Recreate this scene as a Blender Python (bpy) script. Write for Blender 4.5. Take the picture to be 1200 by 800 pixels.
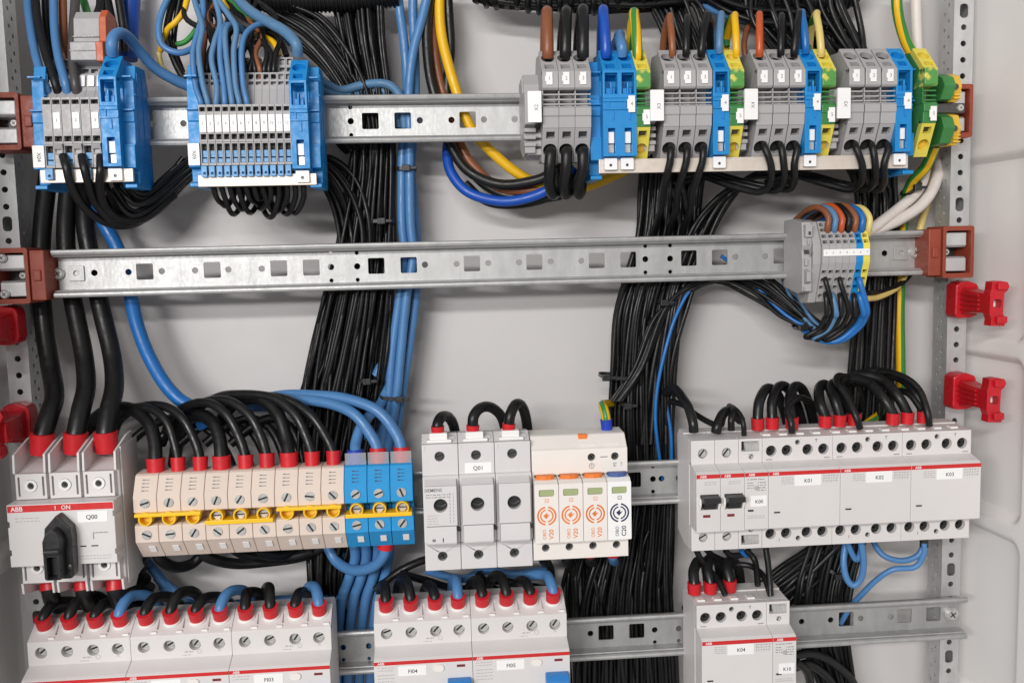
import bpy, bmesh, math, random
from mathutils import Vector, Matrix
from mathutils.geometry import tessellate_polygon
random.seed(7)
scene = bpy.context.scene
for o in list(bpy.data.objects): bpy.data.objects.remove(o)
# ---------------------------------------------------------------- camera, light, exposure
# world frame: X right, Y into the cabinet, Z up; helpers work in millimetres (scene in metres)
F, CP = 1100.0, Vector((-32.05, -725.0, -176.48))          # focal length in photo pixels, camera position
PITCH, YAW, ROLL = -0.09887, 0.07942, -0.0235
FW = Vector((math.sin(YAW)*math.cos(PITCH), math.cos(YAW)*math.cos(PITCH), math.sin(PITCH)))
_r = Vector((math.cos(YAW), -math.sin(YAW), 0)); _u = _r.cross(FW)
RT = math.cos(ROLL)*_r + math.sin(ROLL)*_u
UP = -math.sin(ROLL)*_r + math.cos(ROLL)*_u
cd = bpy.data.cameras.new('camera'); cam = bpy.data.objects.new('camera', cd)
scene.collection.objects.link(cam); scene.camera = cam
cd.sensor_width = 36; cd.lens = 36*F/1200; cd.clip_start = 0.01; cd.clip_end = 20
m = Matrix((RT, UP, -FW)).transposed().to_4x4(); m.translation = CP*0.001
cam.matrix_world = m
world = bpy.data.worlds.new('World'); scene.world = world; world.use_nodes = True
bg = world.node_tree.nodes['Background']; bg.inputs[0].default_value = (1.0, 0.98, 0.965, 1); bg.inputs[1].default_value = 0.33
def area_light(name, loc, aim, sx, sy, power, col):
    ld = bpy.data.lights.new(name, 'AREA'); ld.shape = 'RECTANGLE'; ld.size = sx; ld.size_y = sy
    ld.energy = power; ld.color = col
    lo = bpy.data.objects.new(name, ld); scene.collection.objects.link(lo); lo.location = loc
    lo.rotation_euler = (Vector(aim)-Vector(loc)).to_track_quat('-Z', 'Y').to_euler()
area_light('tube_lamp', (-1.15, -2.25, 0.20), (0.05, 0, -0.25), 1.2, 0.10, 29, (1.0, 0.98, 0.96))
area_light('ceiling_tube_lamp', (-0.70, -2.50, 0.66), (0.05, 0, -0.25), 1.2, 0.10, 32, (1.0, 0.98, 0.96))
scene.view_settings.view_transform = 'Standard'; scene.view_settings.look = 'None'
scene.view_settings.exposure = 0.0; scene.view_settings.gamma = 1.0
scene.render.resolution_x = 1024; scene.render.resolution_y = 682
scene.render.engine = 'CYCLES'

def W(px, py, Y):
    """photo pixel -> point (mm) on the plane at depth Y"""
    d = FW + RT*((px-600)/F) - UP*((py-400)/F)
    return CP + d*((Y-CP.y)/d.y)
def PX(px, py, Y): return W(px, py, Y).x
def PZ(px, py, Y): return W(px, py, Y).z

# ---------------------------------------------------------------- materials
MATS = {}
def mat(name, col, rough=0.45, metal=0.0, var=0.06, bump=0.0, scale=60.0, spec=0.5, rvar=0.12, stretch=None, speck=0.0, trans=0.0):
    mt = bpy.data.materials.new(name); mt.use_nodes = True; nt = mt.node_tree; N = nt.nodes; L = nt.links
    b = N['Principled BSDF']; b.inputs['Metallic'].default_value = metal
    b.inputs['Specular IOR Level'].default_value = spec
    if trans: b.inputs['Transmission Weight'].default_value = trans
    tc = N.new('ShaderNodeTexCoord'); mp = N.new('ShaderNodeMapping'); L.new(tc.outputs['Object'], mp.inputs[0])
    if stretch: mp.inputs['Scale'].default_value = stretch
    n1 = N.new('ShaderNodeTexNoise'); n1.inputs['Scale'].default_value = scale; n1.inputs['Detail'].default_value = 5
    L.new(mp.outputs[0], n1.inputs['Vector'])
    cr = N.new('ShaderNodeMapRange'); cr.inputs[1].default_value = 0.3; cr.inputs[2].default_value = 0.7
    cr.inputs[3].default_value = 1-var; cr.inputs[4].default_value = 1+var
    L.new(n1.outputs[0], cr.inputs[0])
    oi = N.new('ShaderNodeObjectInfo'); orr = N.new('ShaderNodeMapRange'); orr.inputs[3].default_value = 1-var*0.7; orr.inputs[4].default_value = 1+var*0.7
    L.new(oi.outputs['Random'], orr.inputs[0])
    mu = N.new('ShaderNodeMath'); mu.operation = 'MULTIPLY'; L.new(cr.outputs[0], mu.inputs[0]); L.new(orr.outputs[0], mu.inputs[1])
    vm = N.new('ShaderNodeVectorMath'); vm.operation = 'SCALE'; vm.inputs[0].default_value = col; L.new(mu.outputs[0], vm.inputs['Scale'])
    L.new(vm.outputs[0], b.inputs['Base Color'])
    n2 = N.new('ShaderNodeTexNoise'); n2.inputs['Scale'].default_value = scale*4.3; n2.inputs['Detail'].default_value = 4
    L.new(mp.outputs[0], n2.inputs['Vector'])
    rr = N.new('ShaderNodeMapRange'); rr.inputs[1].default_value = 0.3; rr.inputs[2].default_value = 0.7
    rr.inputs[3].default_value = max(0.05, rough-rvar); rr.inputs[4].default_value = min(1, rough+rvar)
    L.new(n2.outputs[0], rr.inputs[0]); L.new(rr.outputs[0], b.inputs['Roughness'])
    if bump:
        n3 = N.new('ShaderNodeTexNoise'); n3.inputs['Scale'].default_value = 900; n3.inputs['Detail'].default_value = 2
        L.new(tc.outputs['Object'], n3.inputs['Vector'])
        bp = N.new('ShaderNodeBump'); bp.inputs['Strength'].default_value = bump; bp.inputs['Distance'].default_value = 0.0004
        L.new(n3.outputs[0], bp.inputs['Height']); L.new(bp.outputs[0], b.inputs['Normal'])
    MATS[name] = mt; return mt
def S(r, g, b):   # sRGB byte colour -> linear
    f = lambda c: (c/255/12.92) if c/255 <= 0.04045 else ((c/255+0.055)/1.055)**2.4
    return (f(r), f(g), f(b))
mat('wall', S(203,200,199), 0.55, var=0.03, bump=0.12, scale=9, rvar=0.08)
mat('side_plastic', S(240,237,235), 0.42, var=0.025, bump=0.06, scale=12)
mat('steel', (0.47,0.47,0.465), 0.48, metal=0.6, var=0.10, bump=0.12, scale=170, stretch=(0.8,1,0.3), rvar=0.07)
mat('upright_steel', (0.60,0.60,0.60), 0.45, metal=0.55, var=0.10, bump=0.10, scale=110, stretch=(1,1,0.5), rvar=0.08)
mat('screw_steel', (0.62,0.62,0.60), 0.32, metal=0.5, var=0.1, scale=300)
mat('dark_metal', (0.09,0.09,0.09), 0.4, metal=0.6, var=0.15, scale=300)
mat('black_cavity', (0.012,0.012,0.012), 0.6, var=0.1, scale=300)  # black colour stands in for the shade inside holes and slots
mat('black_wire', (0.006,0.006,0.0065), 0.42, var=0.3, bump=0.05, scale=50, spec=0.42)
mat('black_cable', (0.008,0.008,0.0085), 0.40, var=0.3, bump=0.06, scale=40, spec=0.42)
mat('blue_wire', S(76,126,178), 0.42, var=0.07, scale=40)
mat('pale_blue_wire', S(86,128,166), 0.5, var=0.08, scale=40)
mat('deep_blue_wire', S(18,78,176), 0.4, var=0.07, scale=40)
mat('cyan_blue_wire', S(28,104,176), 0.4, var=0.07, scale=40)
mat('yellow_wire', S(236,184,20), 0.42, var=0.06, scale=40)
mat('pale_yellow_wire', S(224,200,120), 0.45, var=0.06, scale=40)
mat('green_wire', S(50,135,60), 0.45, var=0.08, scale=40)
mat('brown_wire', S(138,82,52), 0.45, var=0.08, scale=40)
mat('orange_wire', S(190,84,40), 0.42, var=0.08, scale=40)
mat('white_cable', S(222,214,208), 0.48, var=0.04, scale=40)
mat('grey_wire', S(72,68,68), 0.45, var=0.06, scale=40)
mat('red_sleeve', S(198,28,38), 0.42, var=0.08, scale=90)
mat('blue_sleeve', S(28,60,170), 0.42, var=0.08, scale=90)
mat('grey_terminal', S(168,166,166), 0.5, var=0.035, bump=0.06, scale=60)
mat('blue_terminal', S(22,134,202), 0.45, var=0.05, bump=0.05, scale=60)
mat('slider_blue', S(96,156,206), 0.45, var=0.05, scale=90)
mat('pe_yellow', S(226,210,84), 0.45, var=0.06, bump=0.05, scale=60)
mat('pe_green', S(60,128,66), 0.45, var=0.08, bump=0.05, scale=60)
mat('pe_mottle', S(150,180,70), 0.45, var=0.05, bump=0.05, scale=60)
def _mottle():
    nt = MATS['pe_mottle'].node_tree; N = nt.nodes; L = nt.links
    n = N.new('ShaderNodeTexNoise'); n.inputs['Scale'].default_value = 170; n.inputs['Detail'].default_value = 1
    tc = N.new('ShaderNodeTexCoord'); L.new(tc.outputs['Object'], n.inputs['Vector'])
    r = N.new('ShaderNodeValToRGB'); r.color_ramp.elements[0].position = 0.44; r.color_ramp.elements[1].position = 0.58
    r.color_ramp.elements[0].color = (*S(86,150,74),1); r.color_ramp.elements[1].color = (*S(214,206,92),1)
    L.new(n.outputs[0], r.inputs[0]); L.new(r.outputs[0], N['Principled BSDF'].inputs['Base Color'])
_mottle()
mat('amber', S(228,184,58), 0.5, var=0.06, scale=60)
mat('beige', S(219,202,189), 0.5, var=0.03, bump=0.05, scale=50)
mat('terminal_sky_blue', S(34,146,208), 0.48, var=0.04, bump=0.05, scale=50)
mat('yellow_plastic', S(246,196,24), 0.42, var=0.05, scale=80)
mat('device_white', S(217,213,212), 0.46, var=0.02, bump=0.07, scale=35)
mat('device_grey', S(213,210,210), 0.48, var=0.02, bump=0.07, scale=35)
mat('device_cream', S(235,229,223), 0.46, var=0.02, bump=0.05, scale=35)
mat('cap_white', S(236,234,232), 0.4, var=0.02, scale=50)
mat('label_white', S(242,241,240), 0.5, var=0.015, scale=80)
mat('busbar', S(222,210,198), 0.42, metal=0.25, var=0.05, scale=60)
mat('red_stripe', S(204,42,44), 0.4, var=0.05, scale=60)
mat('red_clip', S(188,20,34), 0.36, var=0.08, bump=0.05, scale=60)
mat('bracket_red', S(146,64,44), 0.5, var=0.1, bump=0.08, scale=60)
mat('black_plastic', (0.02,0.02,0.022), 0.36, var=0.15, bump=0.06, scale=60)
mat('toggle_blue', S(44,126,200), 0.4, var=0.05, scale=60)
mat('orange_print', S(228,124,50), 0.5, var=0.05, scale=90)
mat('navy_print', S(34,46,84), 0.5, var=0.05, scale=90)
mat('blue_tab', S(70,92,150), 0.5, var=0.05, scale=90)
mat('window_green', S(166,178,130), 0.25, var=0.06, scale=90)
mat('ink_black', (0.03,0.03,0.03), 0.6, var=0.1, scale=90)
mat('ink_grey', S(128,126,128), 0.6, var=0.05, scale=90)
mat('ink_light', S(178,174,174), 0.6, var=0.03, scale=90)
mat('ink_white', S(240,226,226), 0.5, var=0.02, scale=90)
mat('dark_red', S(120,34,40), 0.5, var=0.1, scale=90)
mat('clear_plastic', S(225,228,230), 0.15, var=0.02, scale=60, trans=0.0); MATS['clear_plastic'].node_tree.nodes['Principled BSDF'].inputs['Alpha'].default_value = 0.22
mat('block_orange', S(186,86,46), 0.5, var=0.06, scale=60)

# ---------------------------------------------------------------- mesh helpers (mm)
def rect(x0, x1, z0, z1): return [(x0,z0),(x1,z0),(x1,z1),(x0,z1)]
def circ(cx, cz, r, n=16, ph=0): return [(cx+r*math.cos(2*math.pi*i/n+ph), cz+r*math.sin(2*math.pi*i/n+ph)) for i in range(n)]
def rrect(x0, x1, z0, z1, r, n=4):
    out = []
    for cx, cz, a in ((x1-r,z0+r,-90),(x1-r,z1-r,0),(x0+r,z1-r,90),(x0+r,z0+r,180)):
        for i in range(n+1):
            t = math.radians(a+90*i/n); out.append((cx+r*math.cos(t), cz+r*math.sin(t)))
    return out
class B:
    def __init__(s): s.v = []; s.f = []; s.mi = []; s.sm = []
    def add(s, vs, fs, mi=0, smooth=False):
        k = len(s.v); s.v += [tuple(p) for p in vs]
        for f in fs: s.f.append([i+k for i in f]); s.mi.append(mi); s.sm.append(smooth)
        return s
    def box(s, x0, x1, y0, y1, z0, z1, mi=0):
        return s.add([(x0,y0,z0),(x1,y0,z0),(x1,y1,z0),(x0,y1,z0),(x0,y0,z1),(x1,y0,z1),(x1,y1,z1),(x0,y1,z1)],
            [(0,1,2,3),(4,7,6,5),(0,4,5,1),(1,5,6,2),(2,6,7,3),(3,7,4,0)], mi)
    def prism(s, prof, x0, x1, mi=0):          # (y,z) profile swept along X
        n = len(prof); vs = [(x0,y,z) for y,z in prof]+[(x1,y,z) for y,z in prof]
        fs = [list(range(n)), list(range(2*n-1,n-1,-1))]+[(i,(i+1)%n,n+(i+1)%n,n+i) for i in range(n)]
        return s.add(vs, fs, mi)
    def zprism(s, prof, z0, z1, mi=0):         # (x,y) profile swept along Z
        n = len(prof); vs = [(x,y,z0) for x,y in prof]+[(x,y,z1) for x,y in prof]
        fs = [list(range(n)), list(range(2*n-1,n-1,-1))]+[(i,(i+1)%n,n+(i+1)%n,n+i) for i in range(n)]
        return s.add(vs, fs, mi)
    def plate(s, outer, holes, t, M=None, mi=0):   # 2-D outline with holes, thickness t along +Y
        M = M or (lambda u,v,w: (u,w,v))
        if len(holes) > 1 and len(outer) == 4 and outer[0][1] == outer[1][1] and outer[1][0] == outer[2][0]:
            iv = []
            for k in (0,1):
                sp = sorted((min(p[k] for p in h),max(p[k] for p in h)) for h in holes)
                iv.append(all(a[1] < c[0] for a, c in zip(sp, sp[1:])))
            if iv[0] or iv[1]: return cells(s, outer[0][0], outer[1][0], outer[0][1], outer[2][1], holes, t, iv[0], M)
        loops = [outer]+list(holes)
        flat = [p for l in loops for p in l]; n = len(flat)
        tris = tessellate_polygon([[Vector((a,b,0)) for a,b in l] for l in loops])
        vs = [M(a,b,0) for a,b in flat]+[M(a,b,t) for a,b in flat]
        fs = [tuple(x) for x in tris]+[tuple(n+i for i in reversed(x)) for x in tris]
        k = 0
        for l in loops:
            c = len(l); fs += [(k+i,k+(i+1)%c,n+k+(i+1)%c,n+k+i) for i in range(c)]; k += c
        return s.add(vs, fs, mi)
    def cyl(s, c, ax, r, h, n=16, r2=None, mi=0, smooth=True):   # from c along ax
        c = Vector(c); ax = Vector(ax).normalized(); r2 = r if r2 is None else r2
        a = ax.orthogonal().normalized(); b = ax.cross(a)
        vs = []
        for hh, rr in ((0,r),(h,r2)):
            for i in range(n):
                t = 2*math.pi*i/n; vs.append(c+ax*hh+(a*math.cos(t)+b*math.sin(t))*rr)
        s.add(vs, [(i,(i+1)%n,n+(i+1)%n,n+i) for i in range(n)], mi, smooth)
        s.add(vs[:n], [list(range(n))], mi); s.add(vs[n:], [list(range(n))], mi)
        return s
    def tube(s, pts, r, n=10, cap=True, twomat=False, twist=0.0, rfun=None):
        pts = [Vector(p) for p in pts]; N = len(pts); vs = []
        T = [(pts[min(i+1,N-1)]-pts[max(i-1,0)]).normalized() for i in range(N)]
        a = T[0].orthogonal().normalized()
        for i in range(N):
            a = (a-T[i]*a.dot(T[i])).normalized(); b = T[i].cross(a)
            rr = r if rfun is None else rfun(i/(N-1))
            for j in range(n):
                t = 2*math.pi*j/n+twist*i; vs.append(pts[i]+(a*math.cos(t)+b*math.sin(t))*rr)
        k0 = len(s.f)
        s.add(vs, [(i*n+j,i*n+(j+1)%n,(i+1)*n+(j+1)%n,(i+1)*n+j) for i in range(N-1) for j in range(n)], 0, True)
        if twomat:
            for q in range(len(s.f)-k0): s.mi[k0+q] = 1 if (q % n) in twomat else 0
        if cap: s.add(vs[:n], [list(range(n))]); s.add(vs[-n:], [list(range(n))])
        return s
    def mesh(s, name, mats, recalc=True):
        me = bpy.data.meshes.new(name)
        me.from_pydata([(x*0.001,y*0.001,z*0.001) for x,y,z in s.v], [], s.f)
        for mm in (mats if isinstance(mats,(list,tuple)) else [mats]): me.materials.append(MATS[mm])
        me.polygons.foreach_set('material_index', s.mi); me.polygons.foreach_set('use_smooth', s.sm)
        if recalc:
            bm = bmesh.new(); bm.from_mesh(me); bmesh.ops.remove_doubles(bm, verts=bm.verts, dist=1e-7)
            bmesh.ops.recalc_face_normals(bm, faces=bm.faces); bm.to_mesh(me); bm.free()
            if any(s.sm): me.set_sharp_from_angle(angle=math.radians(42))
        me.update(); return me
    def build(s, name, mats, parent=None, loc=(0,0,0), bev=0.0, recalc=True):
        return link(name, s.mesh(name, mats, recalc), parent, loc, bev)
def cells(b, u0, u1, v0, v1, holes, t, along_u=True, M=None):
    """plate with many holes, cut into one cell per hole so that every cap is simple"""
    ax = 0 if along_u else 1
    hs = sorted(holes, key=lambda h: sum(p[ax] for p in h)/len(h)); M = M or (lambda u,v,w:(u,w,v))
    groups = []
    for h in hs:
        lo, hi = min(p[ax] for p in h), max(p[ax] for p in h)
        if groups and lo < groups[-1][1]+0.05: groups[-1][1] = max(hi,groups[-1][1]); groups[-1][2].append(h)
        else: groups.append([lo,hi,[h]])
    a0, a1 = (u0,u1) if along_u else (v0,v1); cuts = [a0]
    for g, k in zip(groups, groups[1:]): cuts.append((g[1]+k[0])/2)
    cuts.append(a1)
    for i, g in enumerate(groups):
        o = rect(cuts[i],cuts[i+1],v0,v1) if along_u else rect(u0,u1,cuts[i],cuts[i+1])
        loops = [o]+g[2]; flat = [p for l in loops for p in l]; n = len(flat)
        tris = tessellate_polygon([[Vector((p,q,0)) for p,q in l] for l in loops])
        vs = [M(p,q,0) for p,q in flat]+[M(p,q,t) for p,q in flat]
        fs = [tuple(x) for x in tris]+[tuple(n+j for j in reversed(x)) for x in tris]; k = 4
        for l in g[2]:
            c = len(l); fs += [(k+j,k+(j+1)%c,n+k+(j+1)%c,n+k+j) for j in range(c)]; k += c
        # outer rim only where the plate really ends
        rim = [(0,1),(2,3)] if along_u else [(1,2),(3,0)]
        if i == 0: rim.append((3,0) if along_u else (0,1))
        if i == len(groups)-1: rim.append((1,2) if along_u else (2,3))
        fs += [(p,q,n+q,n+p) for p,q in rim]
        b.add(vs, fs)
    return b
def link(name, me, parent=None, loc=(0,0,0), bev=0.0):
    o = bpy.data.objects.new(name, me); scene.collection.objects.link(o)
    o.location = Vector(loc)*0.001; o.parent = parent
    if bev:
        md = o.modifiers.new('edge', 'BEVEL'); md.width = bev*0.001; md.segments = 2; md.limit_method = 'ANGLE'; md.angle_limit = math.radians(50)
    return o
def thing(name, label, cat, loc=(0,0,0), group=None):
    o = bpy.data.objects.new(name, None); scene.collection.objects.link(o); o.location = Vector(loc)*0.001
    o.empty_display_size = 0.01
    return tag(o, label, cat, group)
def tag(o, label, cat, group=None):
    o['label'] = label; o['category'] = cat
    if group: o['group'] = group
    return o
def dup(root, loc, label, group=None):
    def cp(o, par):
        c = o.copy(); scene.collection.objects.link(c); c.parent = par
        for ch in o.children: cp(ch, c)
        return c
    r = cp(root, None); r.location = Vector(loc)*0.001; r['label'] = label
    if group: r['group'] = group
    return r
_txt = {}
def text_mesh(s, size, matn, bold=0.0):
    key = (s, size, matn, bold)
    if key not in _txt:
        cu = bpy.data.curves.new('lettering', 'FONT'); cu.body = s; cu.size = size*0.001; cu.align_x = 'CENTER'; cu.align_y = 'CENTER'
        cu.offset = bold*0.001; cu.resolution_u = 3
        ob = bpy.data.objects.new('lettering', cu); scene.collection.objects.link(ob)
        me = bpy.data.meshes.new_from_object(ob); bpy.data.objects.remove(ob); me.materials.clear(); me.materials.append(MATS[matn])
        _txt[key] = me
    return _txt[key]
def lettering(s, size, x, y, z, matn, parent, rot=0.0, bold=0.0, tilt=0.0):
    o = link('lettering', text_mesh(s, size, matn, bold), parent, (x,y,z))
    o.rotation_mode = 'XYZ'
    o.matrix_local = Matrix.Translation(Vector((x,y,z))*0.001) @ Matrix.Rotation(rot, 4, 'Y') @ Matrix.Rotation(math.radians(90)-tilt, 4, 'X')
    return o
def spline(P, seg=7):
    """Catmull-Rom through the points"""
    P = [Vector(p) for p in P]; Q = [P[0]*2-P[1]]+P+[P[-1]*2-P[-2]]; out = []
    for i in range(1, len(Q)-2):
        a,b,c,d = Q[i-1:i+3]
        for k in range(seg):
            t = k/seg
            out.append(0.5*((2*b)+(c-a)*t+(2*a-5*b+4*c-d)*t*t+(3*b-a-3*c+d)*t**3))
    out.append(P[-1]); return out
def wire(path, r, matn, label, cat='wire', group=None, name='wire', sleeve=None, n=10, seg=7, gy=False, world=False, twist=0.05, green=(0,1,4,5,8,9)):
    """path of (px,py,Y) or world mm; sleeve=(material, radius, length) put on the first end"""
    P = [Vector(p) if world else W(*p) for p in path]
    o0 = P[0].copy(); pts = [p-o0 for p in spline(P, seg)]
    b = B()
    if gy: b.tube(pts, r, 12, twomat=[i for i in range(12) if i not in green], twist=twist); mats = ['green_wire','yellow_wire']
    else: b.tube(pts, r, n); mats = matn
    if name == 'wire' and r >= 3.3: name = 'power_cable'; cat = 'cable'
    o = b.build(name, mats, None, o0, recalc=False)
    tag(o, label, cat, group)
    if sleeve:
        sm, sr, sl = sleeve; d = (pts[1]-pts[0]).normalized() if len(sleeve) < 4 else Vector(sleeve[3])
        sb = B(); a = -d*2.0
        sb.tube([a, a+d*0.01, a+d*sl*0.5, a+d*(sl-0.01), a+d*sl], sr, 16, rfun=lambda t: sr*(0.97 if t < 0.3 else (1.0 if t < 0.7 else 1.05)))
        sb.build('sleeve', sm, o, recalc=False)
    return o
# ================================================================ the setting
WALL_Y = 52.0
def structure(o): o['kind'] = 'structure'; return o
b = B(); b.box(-420, 470, WALL_Y, WALL_Y+2, -800, 120)
structure(b.build('back_panel', 'wall'))
def side_wall(name, x0, sgn, panels, yb, yf, step=2.2):
    """moulded plastic side with sunk, rounded panels (real relief)"""
    b = B(); ys = []; y = yb
    while y > yf: ys.append(y); y -= (step if y > -75 else 12)
    ys.append(yf); zs = []; z = 110.0
    while z > -780: zs.append(z); z -= 2.4
    def depth(y, z):
        d = 0.0
        for (y0, y1, z0, z1) in panels:
            cx, cy, hx, hy, r = (y0+y1)/2, (z0+z1)/2, abs(y1-y0)/2, (z1-z0)/2, 12
            qx, qy = abs(y-cx)-hx+r, abs(z-cy)-hy+r
            sd = math.hypot(max(qx,0), max(qy,0))+min(max(qx,qy),0)-r
            t = min(1, max(0, (-sd)/7)); d = max(d, t*t*(3-2*t)*7.5)
        return d
    vs = [(x0+sgn*(depth(y,z)+max(0,(yb-y))*0.045), y, z) for z in zs for y in ys]; n = len(ys)
    fs = [(i*n+j,i*n+j+1,(i+1)*n+j+1,(i+1)*n+j) for i in range(len(zs)-1) for j in range(n-1)]
    b.add(vs, fs, 0, True)
    return structure(b.build(name, 'side_plastic', recalc=True))
side_wall('wall_right', 401, 1, [(34,-60,-257,-112),(34,-60,-398,-268),(34,-60,-560,-409)], WALL_Y, -195)
side_wall('wall_left', -361, -1, [(34,-60,-257,-112),(34,-60,-398,-268),(34,-60,-560,-409)], WALL_Y, -195)

# ---------------------------------------------------------------- perforated uprights
def upright(label, xh, sgn):
    t = thing('perforated_upright', label, 'upright', (xh,0,0), 'perforated steel uprights of the frame')
    holes = []
    for i in range(-10, 56):
        z = -12.5*i
        if i % 12 == 0 or i in (36,42): holes.append([(x,zz) for x,zz in rrect(-3.4,3.4,z-5.4,z+5.4,2.6)])
        else: holes.append(circ(0,z,2.3,12))
    b = B(); cells(b, -8, 8, -690, 120, holes, 1.5, False)
    b.build('front_flange', 'upright_steel', t)
    # side flange, holes in two staggered rows
    b = B(); hs = []
    for i in range(-20, 112):
        z = -6.25*i; y = 8 if i % 2 else 14
        hs.append(circ(y,z,1.7,8))
    M = lambda u,v,w: (-sgn*(8.0-w), u, v)
    cells(b, 1.5, 22, -690, 120, hs, 1.5, False, M)
    b.build('side_flange', 'upright_steel', t)
    b = B(); b.box(-6.4, 6.4, 20.5, 22, -690, 120)
    b.build('back_flange', 'upright_steel', t)
    b = B(); b.box(min(sgn*6.5,sgn*8), max(sgn*6.5,sgn*8), 1.5, 22, -690, 120)
    b.build('outer_flange', 'upright_steel', t)
    return t
upright('perforated steel upright beside the cable entry of the rotary switch Q00', -345.3, -1)
upright('perforated steel upright behind the white cable and red clips', 386.7, 1)

# ---------------------------------------------------------------- DIN rails
RZ = {1:-79.3, 2:-187.4, 3:-361.8, 4:-486.3}
def rail(k, label, x0, x1, squares, dots, notches=()):
    zc = RZ[k]; t = thing('mounting_rail', label, 'rail', (x0,0,zc), 'galvanised mounting rails')
    L = x1-x0; holes = []; py = {1:140,2:308,3:565,4:738}[k]
    def yat(px): return {1:140.5,2:308-0.027*(px-560),3:566-0.036*(px-760),4:738-0.041*(px-746)}[k]
    for p in squares:
        x = PX(p, yat(p), -2)-x0; holes.append(rrect(x-6.2,x+6.2,-6.0,6.0,1.0,2))
    for p in dots:
        x = PX(p, yat(p), -2)-x0; holes.append(circ(x,0,2.4,12))
    for p in notches:
        x = PX(p, yat(p), -2)-x0; holes += [circ(x,10.2,1.6,10),circ(x,-10.2,1.6,10)]
    b = B(); cells(b, 0, L, -13.4, 13.4, holes, 1.3, True, lambda u,v,w:(u,-2.8+w,v)); b.build('web', 'steel', t); b = B()
    for s in (1,-1):      # walls rise to the lips, lips turn outward
        prof = [(-2.8,12.0*s),(-1.5,13.5*s),(-12.2,13.7*s),(-12.9,14.6*s),(-12.9,17.5*s),(-14.2,17.5*s),(-15.2,16.9*s),(-15.6,15.6*s),(-15.2,14.2*s),(-14.2,13.3*s),(-12.6,12.9*s),(-12.2,12.2*s)]
        b.prism(prof, 0, L)
    b.build('rail_profile', 'steel', t)
    return t
R1 = rail(1, 'upper mounting rail carrying the terminal strips marked X04 to X5', -338, 372, [434,472,548], [179,215,411,492,529,567,603], (411,))
R2 = rail(2, 'nearly empty mounting rail holding only one small grey terminal strip', -310, 351,
     [170,249,327,365,441,479,553,626,699,736,807,843,915], [111,151,190,229,268,307,388,418.7,498,535,572,608,645,681,756,785,861,896,1036], (388,418.7,756,785))
R3 = rail(3, 'mounting rail carrying the rotary switch Q00 and the contactors K01 to K03', -332, 392, [742,480], [765,795,775], (765,))
R4 = rail(4, 'lowest mounting rail with one end screwed to the upright', -338, 393, [710,746,991,1059,1093], [691.7,767,795,939,973,1008,1043,402,432], (767,795,402,432))
def screw_head(parent, x, y, z, r=3.6, h=2.4, slot=True, n=18, m='screw_steel', name='screw', ang=0.6):
    b = B(); b.cyl((0,0,0),(0,-1,0),r,h*0.55,n); b.cyl((0,-h*0.55,0),(0,-1,0),r,h*0.45,n,r2=r*0.72)
    o = b.build(name, m, parent, (x,y,z))
    if slot:
        s = B(); c, q = math.cos(ang), math.sin(ang)
        for (dx,dz) in ((c,q),(-q,c)):
            w = r*0.5; t = r*0.09
            s.add([(dx*w-dz*t,-h-0.06,dz*w+dx*t),(dx*w+dz*t,-h-0.06,dz*w-dx*t),(-dx*w+dz*t,-h-0.06,-dz*w-dx*t),(-dx*w-dz*t,-h-0.06,-dz*w+dx*t)],[(0,1,2,3)])
        s.build('slot', 'dark_metal', o, recalc=False)
    return o
def nut_plate(parent, x, y, z):
    b = B(); b.plate(rrect(-5.6,5.6,-5.6,5.6,0.6,2), [circ(0,0,2.1,12)], 1.4, lambda u,v,w:(u,w-1.4,v))
    return b.build('square_nut', 'steel', parent, (x,y,z), bev=0.3)
screw_head(R2, PX(69,321,-3)-(-310), -2.9, 0, 4.6, 3); nut_plate(R2, PX(90,320,-3)-(-310), -2.9, 0)
screw_head(R2, PX(1072,294,-3)-(-310), -2.9, 0, 4.6, 3); nut_plate(R2, PX(1055,294.5,-3)-(-310), -2.9, 0)
screw_head(R4, PX(1114,719,-3)-(-338), -2.9, 0, 6.0, 4)

# ---------------------------------------------------------------- rail brackets (red-brown plastic with metal clamps)
def bracket(label, xc, zc, sgn):
    """xc: centre of the window; sgn +1: rail comes from the -X side"""
    t = thing('rail_bracket', label, 'bracket', (xc,0,zc), 'red brown rail brackets on the uprights')
    h = 20.0
    b = B(); b.plate([(x,z) for x,z in rrect(-12.5,12.5,-h,h,2.0)], [rrect(-10,10,-16.4,16.4,1.2,2)], 26, lambda u,v,w:(u,-26+w,v))
    b.build('housing', 'bracket_red', t, bev=0.6)
    b = B(); x0, x1 = (-23,-12.7) if sgn > 0 else (12.7,23)
    b.prism([(-24,h-2),(-24,-h+2),(0,-h+2),(0,h-2)], x0, x1)
    b.box(x0+2.5, x1-2.5, -25.5,-24,-4,4)
    b.build('rail_seat', 'bracket_red', t, bev=0.8)
    b = B()
    b.box(-9.8,9.8,-2.2,-1,-16.2,16.2); b.build('clamp_base', 'dark_metal', t)
    for s in (1,-1):
        b = B(); b.prism([(-20,3.6*s),(-22,5*s),(-22,15*s),(-3,15*s),(-3,3.6*s)], -9.4, 8.6); b.build('clamp_jaw', 'upright_steel', t, bev=0.7)
    screw_head(t, -4*sgn, -13, 0, 3.0, 3)
    return t
bracket('red brown bracket on the upright above the single red clip pair, holding the emptiest rail', PX(1122.5,295,-25), RZ[2], 1)
bracket('red brown bracket beside the three thick black cables, holding the emptiest rail', PX(13,322,-25), RZ[2]-0.5, -1)
bracket('red brown bracket half hidden by the green and yellow earth end terminal', PX(1121,128,-25), RZ[1]-1, 1)
b_ = bracket('dark red bracket beside the blue end of strip X04', PX(2,140,-25), RZ[1], -1)
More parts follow.
